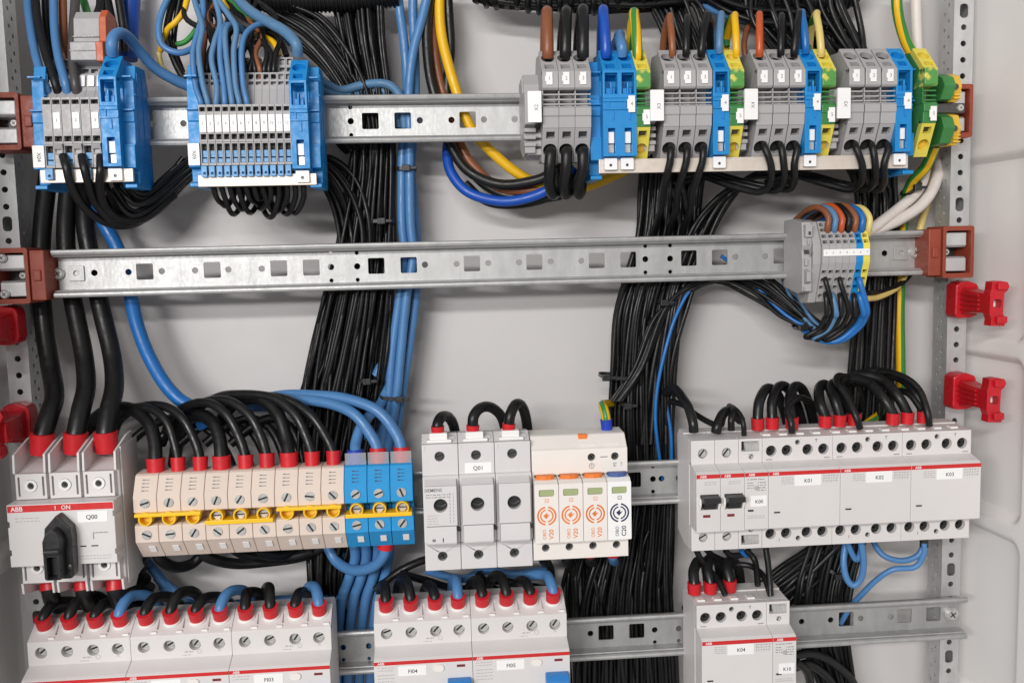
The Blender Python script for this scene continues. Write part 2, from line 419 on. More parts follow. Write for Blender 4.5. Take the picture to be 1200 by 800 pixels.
for s in (1,-1): screw_head(bpy.data.objects['rail_bracket.001'], -6, -22.5, 13*s, 3.4, 2.5)

# ---------------------------------------------------------------- red clips on the uprights
def clip(label, px, py):
    """plugged on the upright and projecting towards the viewer: base, ribbed neck, forked head"""
    p = W(px, py, -8)
    t = thing('plastic_clip', label, 'clip', (p.x,-2,p.z), 'red plastic clips plugged on the uprights')
    b = B()
    b.plate([(-10.5,-11),(-9,-14),(3,-14),(8,-12),(9.5,-8),(9.5,8),(8,12.5),(1,15),(-6,14.5),(-10,12)], [], 15, lambda u,v,w:(u,-15+w,v))
    b.build('base', 'red_clip', t, bev=1.4)
    b = B(); b.prism([(-14,-11),(-14,10),(-30,7.5),(-47,7),(-47,-8),(-30,-8.5)], -5.5, 6.5); b.build('neck', 'red_clip', t, bev=0.8)
    for k in range(4):
        z = 6.0-k*4.2; b = B(); b.prism([(-10,z-1.2),(-10,z+1.2),(-40,z*0.8+1.0),(-40,z*0.8-1.0)], -6.9, -5.0); b.build('neck_rib', 'red_clip', t, bev=0.4)
    b = B(); out = [(-6.5,-8),(-5,-12),(-5.5,-17),(5,-17.5),(6.5,-15),(6,-11),(4,-8.5),(4.5,7),(7,9),(8.5,12),(7,15.5),(1,16.5),(-5,16),(-5.5,10),(-6.5,7)]
    b.plate(out, [rrect(-3.8,2.6,-3.4,2.8,1.2,3)], 9, lambda u,v,w:(u,-55+w,v)); b.build('fork_head', 'red_clip', t, bev=1.0)
    b = B(); b.box(-3.6,2.4,-47.6,-47.05,-3.2,2.6); b.build('head_slot_floor', 'side_plastic', t)
    for s in (1,-1):
        b = B(); b.box(-2,6,-58,-54.8,12.5*s-2.6,12.5*s+2.6); b.build('latch', 'red_clip', t, bev=0.8)
    return t
clip('red plastic clip directly under the rail bracket, beside the white side wall', 1127, 351)
clip('red plastic clip above the end of contactor K03', 1124, 457)
clip('red plastic clip under the bracket next to the three thick cables', 12, 381)
clip('red plastic clip above the rotary switch Q00, cut by the picture edge', 26, 494)
# ================================================================ modular devices
C3, C4 = -361.8, -488.3          # local origin heights of the two device rows
MOD = 18.13
def strip(parent, name, m, x0, x1, z0, z1, y, t=0.25):
    b = B(); b.box(x0,x1,y-t,y,z0,z1); return b.build(name, m, parent)
def fine_print(parent, x0, x1, z, y, rows=3, dz=1.6, m='ink_light', h=0.55):
    """rows of tiny unreadable print as short dashes"""
    b = B(); rnd = random.Random(int(x0*31+z*7))
    for r in range(rows):
        x = x0
        while x < x1-0.6:
            w = rnd.uniform(0.6,2.6); e = min(x1,x+w)
            b.add([(x,y,z-r*dz),(e,y,z-r*dz),(e,y,z-r*dz+h),(x,y,z-r*dz+h)],[(0,1,2,3)]); x = e+rnd.uniform(0.35,0.9)
    return b.build('fine_print', m, parent, recalc=False)
def hole_screw(parent, x, z, y, r, m='screw_steel', ang=0.8, cross=False):
    """screw sunk in a hole"""
    b = B(); b.cyl((0,0,0),(0,-1,0),r*0.88,2.0,16)
    o = b.build('terminal_screw', m, parent, (x,y,z))
    s = B(); c, q = math.cos(ang), math.sin(ang); w, t = r*0.82, r*0.17
    for dx,dz in (((c,q),(-q,c)) if cross else ((c,q),)):
        s.add([(dx*w-dz*t,-2.05,dz*w+dx*t),(dx*w+dz*t,-2.05,dz*w-dx*t),(-dx*w+dz*t,-2.05,-dz*w-dx*t),(-dx*w-dz*t,-2.05,-dz*w+dx*t)],[(0,1,2,3)])
    s.build('slot', 'black_cavity', o, recalc=False)
    return o
NOSE = [(-48,24.0),(-52,22.2),(-63.5,19.2),(-66,17.6),(-66,-24.6),(-65.2,-25.4),(-48,-25.4)]
def esb_plates(t, w, tops, bots, tr, br, m='device_white'):
    b = B(); b.plate(rect(0.12,w-0.12,21.5,40), [circ(x,z,r,18) for x,z,r in tops], 6, lambda u,v,ww:(u,-52+ww,v)); b.build('upper_terminal_cover', m, t, bev=0.35)
    b = B(); b.plate(rect(0.12,w-0.12,-44,-25.0), [circ(x,z,r,18) for x,z,r in bots], 6, lambda u,v,ww:(u,-52+ww,v)); b.build('lower_terminal_cover', m, t, bev=0.35)
def body(t, w, m='device_white', top=None):
    prof = top or [(-12,-38),(-12,38),(-17,42.5),(-30,42.0),(-30,41),(-46,40),(-46,-44),(-30,-44),(-17,-40)]
    b = B(); b.prism(prof, 0.12, w-0.12); return b.build('housing', m, t, bev=0.4)
def red_band(t, w, y=-66, z0=14.7, z1=17.6):
    strip(t, 'red_band', 'red_stripe', 0.25, w-0.25, z0, z1, y, 0.2)
    lettering('ABB', 2.7, 5.2, y-0.32, (z0+z1)/2-0.05, 'ink_white', t, bold=0.06)
def tag_label(t, s, x0, x1, z0, z1, y=-66, size=4.0):
    strip(t, 'label_tag', 'label_white', x0, x1, z0, z1, y, 0.25)
    lettering(s, size, (x0+x1)/2+0.3, y-0.36, (z0+z1)/2-0.6, 'ink_black', t, bold=0.03)

def contactor(x, c, code, label):
    w = 3*MOD; t = thing('contactor', label, 'contactor', (x,0,c), 'white installation contactors')
    body(t, w)
    hx = [6.9,19.0,35.0,47.2]
    tops = [(h,30,4.1) for h in hx]+[(27.2,35.8,1.9)]; bots = [(h-0.3,-33.5,4.1) for h in hx]+[(28.0,-37.8,1.9)]
    esb_plates(t, w, tops, bots, 0, 0)
    for h in hx:
        for z in (30,-33.5):
            hole_screw(t, h-(0.3 if z<0 else 0), z, -46.05, 4.6, 'black_cavity', random.uniform(0,3), True)  # blackened screw discs paint the deep shade of these holes
    hole_screw(t, 27.2, 35.8, -47.6, 1.85, 'dark_metal', 0.6); hole_screw(t, 28.0, -37.8, -47.6, 1.85, 'dark_metal', 0.6)
    b = B(); b.prism(NOSE, 0.12, w-0.12); b.build('front_cover', 'device_white', t, bev=0.45)
    red_band(t, w); tag_label(t, code, 19.5, 39.5, 6.4, 14.6, size=3.9)
    b = B(); b.box(4.0,8.4,-66.5,-65.6,-13.4,-12.4); b.build('status_flag', 'ink_black', t)
    fine_print(t, 9.5, 18.5, 12.6, -66.12, 4, 1.5); fine_print(t, 41, 53, 13.0, -66.12, 3, 2.0)
    b = B()
    for k in range(6): b.box(41.5+k*2.0,41.65+k*2.0,-66.12,-66,7.5,14)
    b.build('fine_print', 'ink_light', t)
    for a in (3,47.5):
        b = B(); b.box(a,a+4.5,-52.1,-52,23.2,23.8); b.build('slot_mark', 'ink_grey', t)
    lettering('T', 3.4, 41.4, -52.15, 36.6, 'ink_black', t); lettering('I', 3.4, 13.2, -52.15, -38.6, 'ink_black', t)
    # raised tabs along the top
    for k in range(4):
        b = B(); b.box(3+k*13.0,9+k*13.0,-44.5,-38,40,41.4); b.build('top_tab', 'cap_white', t, bev=0.3)
    return t
def breaker(x, c, code, label):
    w = MOD; t = thing('circuit_breaker', label, 'circuit breaker', (x,0,c), 'single pole circuit breakers')
    body(t, w); esb_plates(t, w, [(w/2,30,3.7)], [(w/2+0.2,-34,3.5)], 0, 0)
    hole_screw(t, w/2, 30, -47, 3.6, 'screw_steel', 0.9); hole_screw(t, w/2+0.2, -34, -47, 3.4, 'screw_steel', 0.5)
    b = B(); b.prism([(-48,24.0),(-52,22.2),(-60,20.2),(-60,-25.4),(-48,-25.4)], 0.12, w-0.12); b.build('front_cover', 'device_white', t, bev=0.3)
    b = B(); b.plate([(0.12,-25.4),(w-0.12,-25.4),(w-0.12,17.6),(0.12,17.6)], [rect(3.0,w-1.2,-8.6,2.6)], 6, lambda u,v,ww:(u,-66+ww,v))
    b.prism([(-60,20.2),(-63.5,19.2),(-66,17.62),(-60,17.62)], 0.12, w-0.12); b.build('front_panel', 'device_white', t, bev=0.3)
    red_band(t, w)
    b = B(); b.prism([(-60,2.2),(-66,2.4),(-73,1.4),(-73.5,-2.2),(-68.5,-3.2),(-60,-3.2)], 3.2, w-1.4); b.prism([(-60,-3.3),(-69,-3.3),(-67.5,-8.0),(-60,-8.2)], 5.4, w-3.6); b.build('toggle', 'black_plastic', t, bev=0.6)
    b = B()
    for xx in (2.2,w-1.5): b.prism([(-66,1),(-69,0),(-69.5,-4),(-66,-10)], xx-0.7, xx+0.9)
    b.build('toggle_guard', 'cap_white', t, bev=0.3)
    strip(t, 'trip_flag', 'dark_red', 5, 10.4, -14.4, -12.4, -66, 0.2)
    fine_print(t, 6, 15, 11.5, -66.12, 2, 1.6)
    strip(t, 'label_tag', 'label_white', 5, 16.6, -29, -25.4, -52, 0.2); lettering(code, 3.2, 11, -52.3, -27.4, 'ink_black', t)
    return t
def aux_module(x, c, code, label, w=MOD, tag_z=(-7.6,0.4)):
    t = thing('auxiliary_module', label, 'relay module', (x,0,c))
    body(t, w)
    for nm, z0, z1, rz, hz in (('upper_terminal_cover',21.5,40,(30.5,38),26.4),('lower_terminal_cover',-44,-25,(-40.8,-33.6),-29.5)):
        b = B(); b.plate(rect(0.12,w-0.12,z0,z1), [rect(2.2,w-2.2,rz[0],rz[1]),circ(w/2+0.6,hz,2.0,14)], 6, lambda u,v,ww:(u,-52+ww,v)); b.build(nm, 'device_white', t, bev=0.35)
        b = B(); b.prism([(-46.3,rz[0]),(-46.3,rz[1]-1),(-51,rz[0]+0.2)], 5.5, w-2.4); b.build('wire_clamp', 'screw_steel', t)
        b = B(); b.box(2.3,5.5,-47.2,-46.3,rz[0]+0.3,rz[1]-0.3); b.build('clamp_opening', 'black_cavity', t)
        hole_screw(t, w/2+0.6, hz, -48.5, 1.9, 'screw_steel', 1.0)
    b = B(); b.prism(NOSE, 0.12, w-0.12); b.build('front_cover', 'device_white', t, bev=0.45)
    red_band(t, w); tag_label(t, code, 4.4, w-1.6, tag_z[0], tag_z[1], size=3.7)
    fine_print(t, 2, 15.5, 12.4, -66.12, 1, 1.5, 'ink_grey'); fine_print(t, 2, 7, 9.8, -66.12, 3, 1.9, 'ink_grey'); fine_print(t, 10, 16, 9.8, -66.12, 4, 1.9, 'ink_grey')
    strip(t, 'status_flag', 'ink_black', 2.4, 6.6, -11.4, -10.0, -66, 0.2); fine_print(t, 2, 16, -15, -66.12, 2, 1.5, 'ink_light')
    b = B(); b.cyl((w/2,-66,6),(0,-1,0),1.9,0.1,14); b.build('dial_mark', 'ink_light', t)
    return t
X0 = PX(816,585,-66)
breaker(X0, C3, 'F01', 'single pole breaker F01 with black toggle at the end of its row')
breaker(X0+MOD, C3, 'F02', 'single pole breaker F02 with black toggle next to relay K00')
aux_module(X0+2*MOD, C3, 'K00', 'narrow relay module labelled K00 between breaker F02 and contactor K01')
for i, k in enumerate(('K01','K02','K03')):
    contactor(X0+(3+3*i)*MOD, C3, k, 'white contactor with label %s and red band in the row of three' % k)
XK = PX(822.5,765,-66)
contactor(XK, C4, 'K04', 'white contactor with label K04 standing alone on the lowest rail')
aux_module(XK+3*MOD, C4, 'K10', 'narrow relay module labelled K10 beside contactor K04', tag_z=(-10.5,-2.5))

# ---------------------------------------------------------------- residual current switches
FIW = 71.6
FI_SLOT = []
def rcd(x, c, code, label):
    w = FIW; t = thing('residual_current_switch', label, 'RCD', (x,0,c), 'four pole residual current switches')
    body(t, w, top=[(-12,-38),(-12,44),(-20,50),(-34,50),(-46,40),(-46,-44),(-17,-40)])
    hx = [9.2,27.3,45.4,62.6]
    for nm, z0, z1, hz in (('upper_terminal_cover',22.2,39.4,31.5),('lower_terminal_cover',-44,-25.2,-34)):
        b = B(); b.plate(rect(0.12,w-0.12,z0,z1), [circ(h,hz,4.2,18) for h in hx], 6, lambda u,v,ww:(u,-52+ww,v)); b.build(nm, 'device_white', t, bev=0.35)
        for h in hx: hole_screw(t, h+0.5, hz+0.5, -46.4, 3.9, 'screw_steel', random.uniform(0.3,1.0))
    # sloped top with wire collars and slots
    b = B(); d = Vector((-34+52,50-39.4)).normalized(); ny, nz = d.y, -d.x      # slope direction, inward normal
    M = lambda u,v,ww: (u,-52+v*d.x+ww*ny*-1*-1, 39.4+v*d.y+ww*nz)
    L = 20.8; slots = [rrect(18.2*k+17.6,18.2*k+19.0,6,16,0.6,2) for k in range(3)]
    b.plate(rect(0.12,w-0.12,0,L), slots, 4, M); b.build('sloped_top', 'device_white', t, bev=0.3)
    nrm = Vector((0,-ny,-nz))
    for k, h in enumerate(hx):
        p = Vector(M(h,12.5,0)); b = B(); b.cyl(p-nrm*1, nrm+Vector((0,0,0.6)), 6.3, 2.2, 18); b.build('wire_collar', 'cap_white', t, bev=0.25)
        FI_SLOT.append((Vector((x,0,c))+p, code, k))
        b = B(); q = Vector(M(h+(7 if k<3 else 5.5),3.0,-0.0)); b.box(q.x-2,q.x+2,q.y-1.2,q.y+0.6,q.z-0.4,q.z+1.0); b.build('top_tab', 'cap_white', t)
    b = B(); b.prism([(-48,25),(-52,22.0),(-64,17.8),(-66,16.6),(-66,-24.6),(-48,-25.4)], 0.12, w-0.12); b.build('front_cover', 'device_white', t, bev=0.4)
    red_band(t, w, -66, 13.8, 16.4)
    tag_label(t, code, 17.5, 37.8, 5.2, 12.6, size=4.0)
    b = B(); b.plate(rrect(43,50.6,7.2,12.4,2.5,5), [], 1.4, lambda u,v,ww:(u,-67.3+ww,v)); b.build('test_button', 'device_cream', t, bev=0.3)
    strip(t, 'trip_window', 'dark_red', 60, 66, 9.6, 11.4, -66, 0.2)
    b = B(); b.prism([(-66,2.0),(-72,1.6),(-76,-2),(-75,-7),(-66,-9)], 53, 70); b.build('toggle', 'toggle_blue', t, bev=0.9)
    b = B(); b.box(55,68,-68,-66,-22,-9); b.build('toggle_base', 'toggle_blue', t, bev=0.4)
    fine_print(t, 2.5, 14.5, 11.5, -66.12, 2, 2.0); fine_print(t, 2.5, 14.5, 6.0, -66.12, 4, 2.4)
    fine_print(t, 36, 43, 23.8, -52.1, 1, 2.0); fine_print(t, 38, 45, 26.0, -52.12, 1, 1.2, 'ink_light', 1.0)
    b = B(); b.plate(circ(48.6,26.4,1.7,16), [circ(48.6,26.4,1.35,16)], 0.08, lambda u,v,ww:(u,-52.1+ww,v)); b.build('approval_mark', 'ink_light', t)
    lettering('N', 2.6, 62.6, -52.12, 26.4, 'ink_light', t)
    return t
XF = PX(268.2,790,-66)-2*FIW
for i, k in enumerate(('FI01','FI02','FI03')):
    rcd(XF+i*FIW, C4, k, 'white residual current switch %s, %s' % (k, ('under the rotary switch Q00','between FI01 and FI03','at the end of the three joined switches')[i]))
XG = PX(438.3,790,-66)
for i, k in enumerate(('FI04','FI05')):
    rcd(XG+i*FIW, C4, k, 'white residual current switch %s with blue toggle, %s' % (k, ('under fuse switch Q01, beside FI05','beside FI04 and the bare rail')[i]))

# ---------------------------------------------------------------- rotary main switch Q00
def rotary_switch():
    x = -330.5; w = 70.8; t = thing('rotary_switch', 'white rotary main switch Q00 with black pointed knob set to ON', 'main switch', (x,0,C3))
    b = B(); b.prism([(-12,-46),(-12,40),(-20,44),(-51,36),(-51,-42),(-36,-50),(-20,-50)], 0.3, w-0.2); b.build('housing', 'device_white', t, bev=0.5)
    # the terminal chambers: three per side with a ring screw
    for k in range(3):
        cx = 12.0+k*23.0
        for nm, z0, z1, sz in (('upper_terminal_block',18.5,36.5,28.0),('lower_terminal_block',-42,-26.5,-31.0)):
            b = B(); b.plate(rect(cx-10.4,cx+10.4,z0,z1), [circ(cx,sz,4.4,20)]+[rrect(cx+s*8.2-0.7,cx+s*8.2+0.7,z0+2,z1-2,0.5,2) for s in (-1,1)], 5, lambda u,v,ww:(u,-56+ww,v)); b.build(nm, 'device_white', t, bev=0.4)
            b = B(); b.plate(circ(cx,sz,4.2,20), [circ(cx,sz,2.3,16)], 4, lambda u,v,ww:(u,-57+ww,v)); b.build('screw_ring', 'cap_white', t, bev=0.4)
            hole_screw(t, cx, sz, -53.5, 2.3, 'dark_metal', 0.7, True)
    # barrier ribs above and below
    for xr in (0.9,21.6,25.0,44.6,48.0,69.6):
        b = B(); b.prism([(-18,38),(-18,58),(-30,57),(-55,50),(-56,36.8),(-51,36.4),(-40,37)], xr-0.8, xr+0.8); b.build('upper_barrier', 'device_white', t, bev=0.3)
        b = B(); b.prism([(-18,-46),(-30,-56),(-55,-50),(-56,-42.2),(-40,-42.6)], xr-0.8, xr+0.8); b.build('lower_barrier', 'device_white', t, bev=0.3)
    b = B(); b.box(w-0.19,w+0.9,-48,-12,-48,52); b.build('side_plate', 'device_white', t, bev=0.4)
    # front plate
    out = [(-0.4,-26),(71.2,-26),(71.2,-20),(70.2,-20),(70.2,-16),(71.2,-16),(71.2,7),(70.2,7),(70.2,11),(71.2,11),(71.2,17.8),(-0.4,17.8),(-0.4,6),(0.8,6),(0.8,2),(-0.4,2),(-0.4,-14),(0.8,-14),(0.8,-18),(-0.4,-18)]
    b = B(); b.plate(out, [], 17, lambda u,v,ww:(u,-68+ww,v)); b.build('front_plate', 'device_white', t, bev=0.5)
    strip(t, 'red_band', 'red_stripe', 0.2, 70.6, 12.6, 17.2, -68, 0.2)
    lettering('ABB', 4.4, 6.5, -68.4, 14.8, 'ink_white', t, bold=0.12); lettering('I   ON', 4.0, 37, -68.4, 14.8, 'ink_white', t, bold=0.06)
    strip(t, 'label_tag', 'label_white', 46.5, 66.5, 3.8, 11.4, -68, 0.25); lettering('Q00', 4.3, 56, -68.4, 7.2, 'ink_black', t, bold=0.03)
    fine_print(t, 5, 22, 8, -68.12, 2, 2.2); fine_print(t, 46, 68, -20.5, -68.12, 2, 2.0); fine_print(t, 56, 66, -4, -68.12, 1)
    b = B(); b.box(56,56.6,-68.15,-68,-8.5,-4.5); b.box(56,66,-68.15,-68,-4.3,-4.0); b.build('guide_mark', 'ink_grey', t)
    for a, e in ((47,51),(54.5,59)):
        b = B(); b.box(a,e,-68.3,-67.8,-13.6,-12.8); b.build('slot_mark', 'ink_black', t)
    # knob
    kx = 36.2; out = [(kx-9.2,-30),(kx-7.5,-32.5),(kx+7.5,-32.5),(kx+8.8,-30),(kx+9.2,-4),(kx+8.4,3),(kx+0.6,11.5),(kx-0.6,11.5),(kx-8.4,3),(kx-9.2,-4)]
    b = B(); b.plate(out, [], 10, lambda u,v,ww:(u,-78+ww,v)); b.build('knob', 'black_plastic', t, bev=1.4)
    out = [(kx-7,-29),(kx-6,-30.5),(kx+3.5,-30.5),(kx+4.5,-29),(kx+4.5,-12),(kx+5.5,-4),(kx+4,1),(kx,5),(kx-5,1),(kx-7,-4)]
    b = B(); b.plate(out, [rrect(kx-4.6,kx+1.6,-29,-14.5,0.8,2)], 9, lambda u,v,ww:(u,-87+ww,v)); b.build('knob_grip', 'black_plastic', t, bev=1.0)
    b = B(); b.box(kx-4.4,kx+1.4,-80,-78.2,-28.8,-14.7); b.build('lock_tab', 'black_cavity', t)
    b = B(); b.prism([(-87.2,-8),(-89,-9.5),(-89,-11.5),(-87.2,-13)], kx-6, kx+4); b.build('grip_ridge', 'black_plastic', t, bev=0.4)
    screw_head(t, kx+6.8, -78.2, -24, 1.7, 0.8, m='dark_metal')
    return t
rotary_switch()

# ---------------------------------------------------------------- fuse switch Q01
def fuse_switch():
    x = -46.2; pw = 26.5; t = thing('fuse_switch', 'three pole grey fuse switch labelled Q01 with round sight holes', 'fuse switch', (x,0,C3))
    for k in range(3):
        a = k*pw; g = 0.15
        b = B(); b.prism([(-12,-42),(-12,44),(-20,48),(-36,50),(-44,46),(-46,45),(-46,-49),(-36,-49),(-18,-46)], a+g, a+pw-g); b.build('housing', 'device_grey', t, bev=0.5)
        b = B(); b.plate(rect(a+g,a+pw-g,20.5,45), [circ(a+13,36,3.6,20)], 6, lambda u,v,ww:(u,-52+ww,v)); b.build('upper_terminal_cover', 'device_grey', t, bev=0.6)
        b = B(); b.plate(rect(a+g,a+pw-g,-49,-28.3), [circ(a+13,-38.5,3.5,20)], 6, lambda u,v,ww:(u,-52+ww,v)); b.build('lower_terminal_cover', 'device_grey', t, bev=0.6)
        hole_screw(t, a+13, 36, -47.2, 3.5, 'dark_metal', 0.3); hole_screw(t, a+13, -38.5, -47.2, 3.4, 'dark_metal', 0.5, True)
        b = B(); b.prism([(-47,22.5),(-55,22.5),(-56.5,21),(-56.5,-27),(-47,-27)], a+g, a+pw-g); b.build('drawer_frame', 'device_grey', t, bev=0.5)
        b = B(); b.plate([(a+1.6,-11.5),(a+pw-2.2,-11.5),(a+pw-2.2,17.5),(a+1.6,17.5)], [circ(a+12.6,3.4,5.0,24)], 9, lambda u,v,ww:(u,-66+ww,v))
        b.build('fuse_drawer', 'device_grey', t, bev=0.5)
        b = B(); b.prism([(-56.5,17.4),(-65,17.6),(-58,21)], a+1.6, a+pw-2.2); b.build('drawer_top', 'device_grey', t, bev=0.3)
        b = B(); b.prism([(-56,-12),(-66.5,-12),(-67.5,-24),(-65,-26.4),(-56,-26.4)], a+2.2, a+pw-2.8); b.build('drawer_pull', 'device_grey', t, bev=0.6)
        b = B(); b.cyl((a+12.6,-60.5,3.4),(0,-1,0),4.9,0.6,20); b.build('fuse_cap', 'black_plastic', t)
        b = B(); b.tube([(a+12.6-4+8*i/8,-61.3,3.4-1.8*math.sin(math.pi*i/8)) for i in range(9)],0.5,6); b.build('cap_rim','dark_metal', t, recalc=False)
        b = B(); b.cyl((a+pw-1.2,-57,-16.5),(0,-1,0),1.5,2.5,12); b.build('latch_pin', 'dark_metal', t)
        # clear terminal hood on top with a stepped cap
        b = B(); b.box(a+6,a+19,-46,-36,45.2,52); b.box(a+4,a+22,-48,-40,45.2,47.4); b.build('terminal_hood', 'cap_white', t, bev=0.5)
        b = B(); b.box(a+20,a+24,-45,-38,46,49); b.build('hood_clip', 'clear_plastic', t, bev=0.3)
        b = B(); b.box(a+1,a+2.4,-52.5,-51.8,41,44); b.box(a+17,a+17.3,-52.2,-52,22,29); b.build('moulding_line', 'device_grey', t)
    lettering('SIEMENS', 3.4, 7.6, -66.3, 14.8, 'ink_grey', t, bold=0.02)
    fine_print(t, 2.4, 20, 11.2, -66.12, 2, 1.8, 'ink_grey'); fine_print(t, 3, 11, -4, -66.12, 4, 2.0, 'ink_light')
    b = B()
    for k in range(9): b.box(19.2,19.5,-66.12,-66,-9+k*2.5,-7.4+k*2.5); b.box(21.6,21.9,-66.12,-66,-9+k*2.5,-7.6+k*2.5)
    b.build('fine_print', 'ink_grey', t)
    strip(t, 'fine_print_block', 'ink_grey', 6, 8.4, -22.5, -20.5, -67.3, 0.15); strip(t, 'fine_print_block', 'ink_black', 13.4, 14.1, -23, -20, -67.3, 0.15)
    strip(t, 'label_tag', 'label_white', 31, 50.5, 23.0, 30.6, -52, 0.25); lettering('Q01', 4.2, 40.8, -52.36, 26.4, 'ink_black', t, bold=0.03)
    return t
fuse_switch()

# ---------------------------------------------------------------- surge arrester with four cartridges
def arrester():
    x = PX(626,600,-66)+0.2; w = 71.4; t = thing('surge_arrester', 'cream surge arrester base with four plug-in cartridges marked V20 and C20', 'surge arrester', (x,0,C3))
    b = B(); b.prism([(-12,-42),(-12,44),(-22,47),(-40,46.5),(-46,38),(-46,-45),(-20,-45)], 0.2, w-0.2); b.build('base', 'device_cream', t, bev=0.5)
    hs = [(44.5,31),(62.0,31)]
    b = B(); b.plate(rect(0.2,w-0.2,12,37.4), [circ(h,z,2.9,18) for h,z in hs], 6, lambda u,v,ww:(u,-52+ww,v)); b.build('upper_cover', 'device_cream', t, bev=0.5)
    for h,z in hs: hole_screw(t, h, z, -48, 2.85, 'dark_metal', 0.7, True)
    b = B(); b.prism([(-52,37.2),(-50.5,38.2),(-42,46),(-40,46.6),(-46,38)], 0.2, w-0.2); b.build('sloped_top', 'device_cream', t, bev=0.3)
    b = B(); b.box(51,56.5,-52.1,-52,30.7,31.2); b.build('link_mark', 'ink_black', t)
    b = B(); b.plate(circ(44.5,24.6,2.1,18), [circ(44.5,24.6,1.7,18)], 0.1, lambda u,v,ww:(u,-52.1+ww,v)); b.box(43.2,45.8,-52.1,-52,24.7,25.0); b.box(43.8,45.2,-52.1,-52,23.8,24.1); b.box(44.35,44.65,-52.1,-52,25.0,26.2); b.build('earth_mark', 'ink_grey', t)
    lettering('PE', 3.4, 62.0, -52.2, 25.0, 'ink_grey', t, rot=math.radians(-90)); lettering('l-4', 2.6, 66.8, -52.2, 25.2, 'ink_grey', t, rot=math.radians(-90))
    for a0,a1 in ((36,48),(54,66)):
        b = B(); b.box(a0,a1,-49.5,-48.9,40.2,40.8); b.build('slot_mark', 'cap_white', t)
    b = B(); b.box(36,42.5,-45.0,-41.5,43.2,46.9); b.build('orange_tab', 'orange_print', t, bev=0.3)
    hx = [9.3+k*17.7 for k in range(4)]
    b = B(); b.plate(rect(0.2,w-0.2,-45,-28.0), [circ(h,-36,2.9,18) for h in hx], 6, lambda u,v,ww:(u,-52+ww,v)); b.build('lower_cover', 'device_cream', t, bev=0.5)
    for h in hx: hole_screw(t, h, -36, -47.4, 2.85, 'dark_metal', random.uniform(0,2), True)
    for k in range(4):
        a = 0.3+k*17.75; e = a+17.4; ink = 'orange_print' if k < 3 else 'navy_print'
        b = B(); b.plate(rrect(a,e,-27.8,15.6,0.8,2), [rrect(a+3.2,e-3.2,6.6,11.6,1.0,3)], 4, lambda u,v,ww:(u,-66+ww,v)); b.box(a,e,-62,-47,-27.8,15.6); cart = b.build('cartridge', 'label_white' if k == 3 else 'device_cream', t, bev=0.5)
        b = B(); b.prism([(-47.2,15.5),(-65.6,15.5),(-61.5,17.6),(-54,18.2),(-47.2,18.2)], a+0.1, e-0.1); b.build('sloped_shoulder', 'label_white' if k == 3 else 'device_cream', cart, bev=0.3)
        b = B(); b.zprism([(a+1.6,-55),(e-1.6,-55),(e-2.0,-59),(e-4.5,-61),(a+8.7,-61.8),(a+4.5,-61),(a+2.0,-59)], 17.2, 20.6); b.build('release_tab', 'orange_print' if k < 3 else 'blue_tab', cart, bev=0.5)
        for px_ in (a+1.2,e-1.2):
            b = B(); b.cyl((px_,-57,19.6),(0,-1,0.2),0.8,2.5,10); b.build('hinge_pin', 'dark_metal', cart)
        b = B(); b.box(a+3.3,e-3.3,-64.6,-62.05,6.7,11.5); b.build('status_window', 'window_green', cart, bev=0.5)
        cx, cz = (a+e)/2-0.1, -7.6
        b = B()
        for r0, r1 in ((5.9,7.1),(3.9,4.9)):
            for a0, a1 in ((100,260),(-80,80)):
                out = [(cx+r1*math.cos(math.radians(a0+(a1-a0)*i/20)),cz+r1*math.sin(math.radians(a0+(a1-a0)*i/20))) for i in range(21)]
                inn = [(cx+r0*math.cos(math.radians(a1+(a0-a1)*i/20)),cz+r0*math.sin(math.radians(a1+(a0-a1)*i/20))) for i in range(21)]
                n = 21; pts = out+inn
                b.add([(u,-66.1,v) for u,v in pts], [(i,i+1,2*n-2-i,2*n-1-i) for i in range(n-1)])
        b.add([(cx+u,-66.12,cz+v) for u,v in ((-2.6,0.2),(-0.4,-2.2),(2.6,1.4),(0.4,0.4),(0.6,2.6))], [(0,1,2,3,4)])
        b.build('ring_emblem', ink, cart, recalc=False)
        b = B(); b.plate(rect(cx-1.2,cx+1.6,2.2,5.0), [rect(cx-0.9,cx+1.3,2.5,4.7)], 0.08, lambda u,v,ww:(u,-66.1+ww,v)); b.box(cx-0.5,cx+0.9,-66.1,-66,3.3,3.6); b.build('small_mark', ink, cart)
        lettering('V20' if k < 3 else 'C20', 4.6, cx+3.2, -66.2, -21.3, ink, cart, rot=math.radians(-90), bold=0.05)
        lettering('OBO', 3.4, cx-1.8, -66.2, -21.3, ink, cart, rot=math.radians(-90))
    return t
arrester()

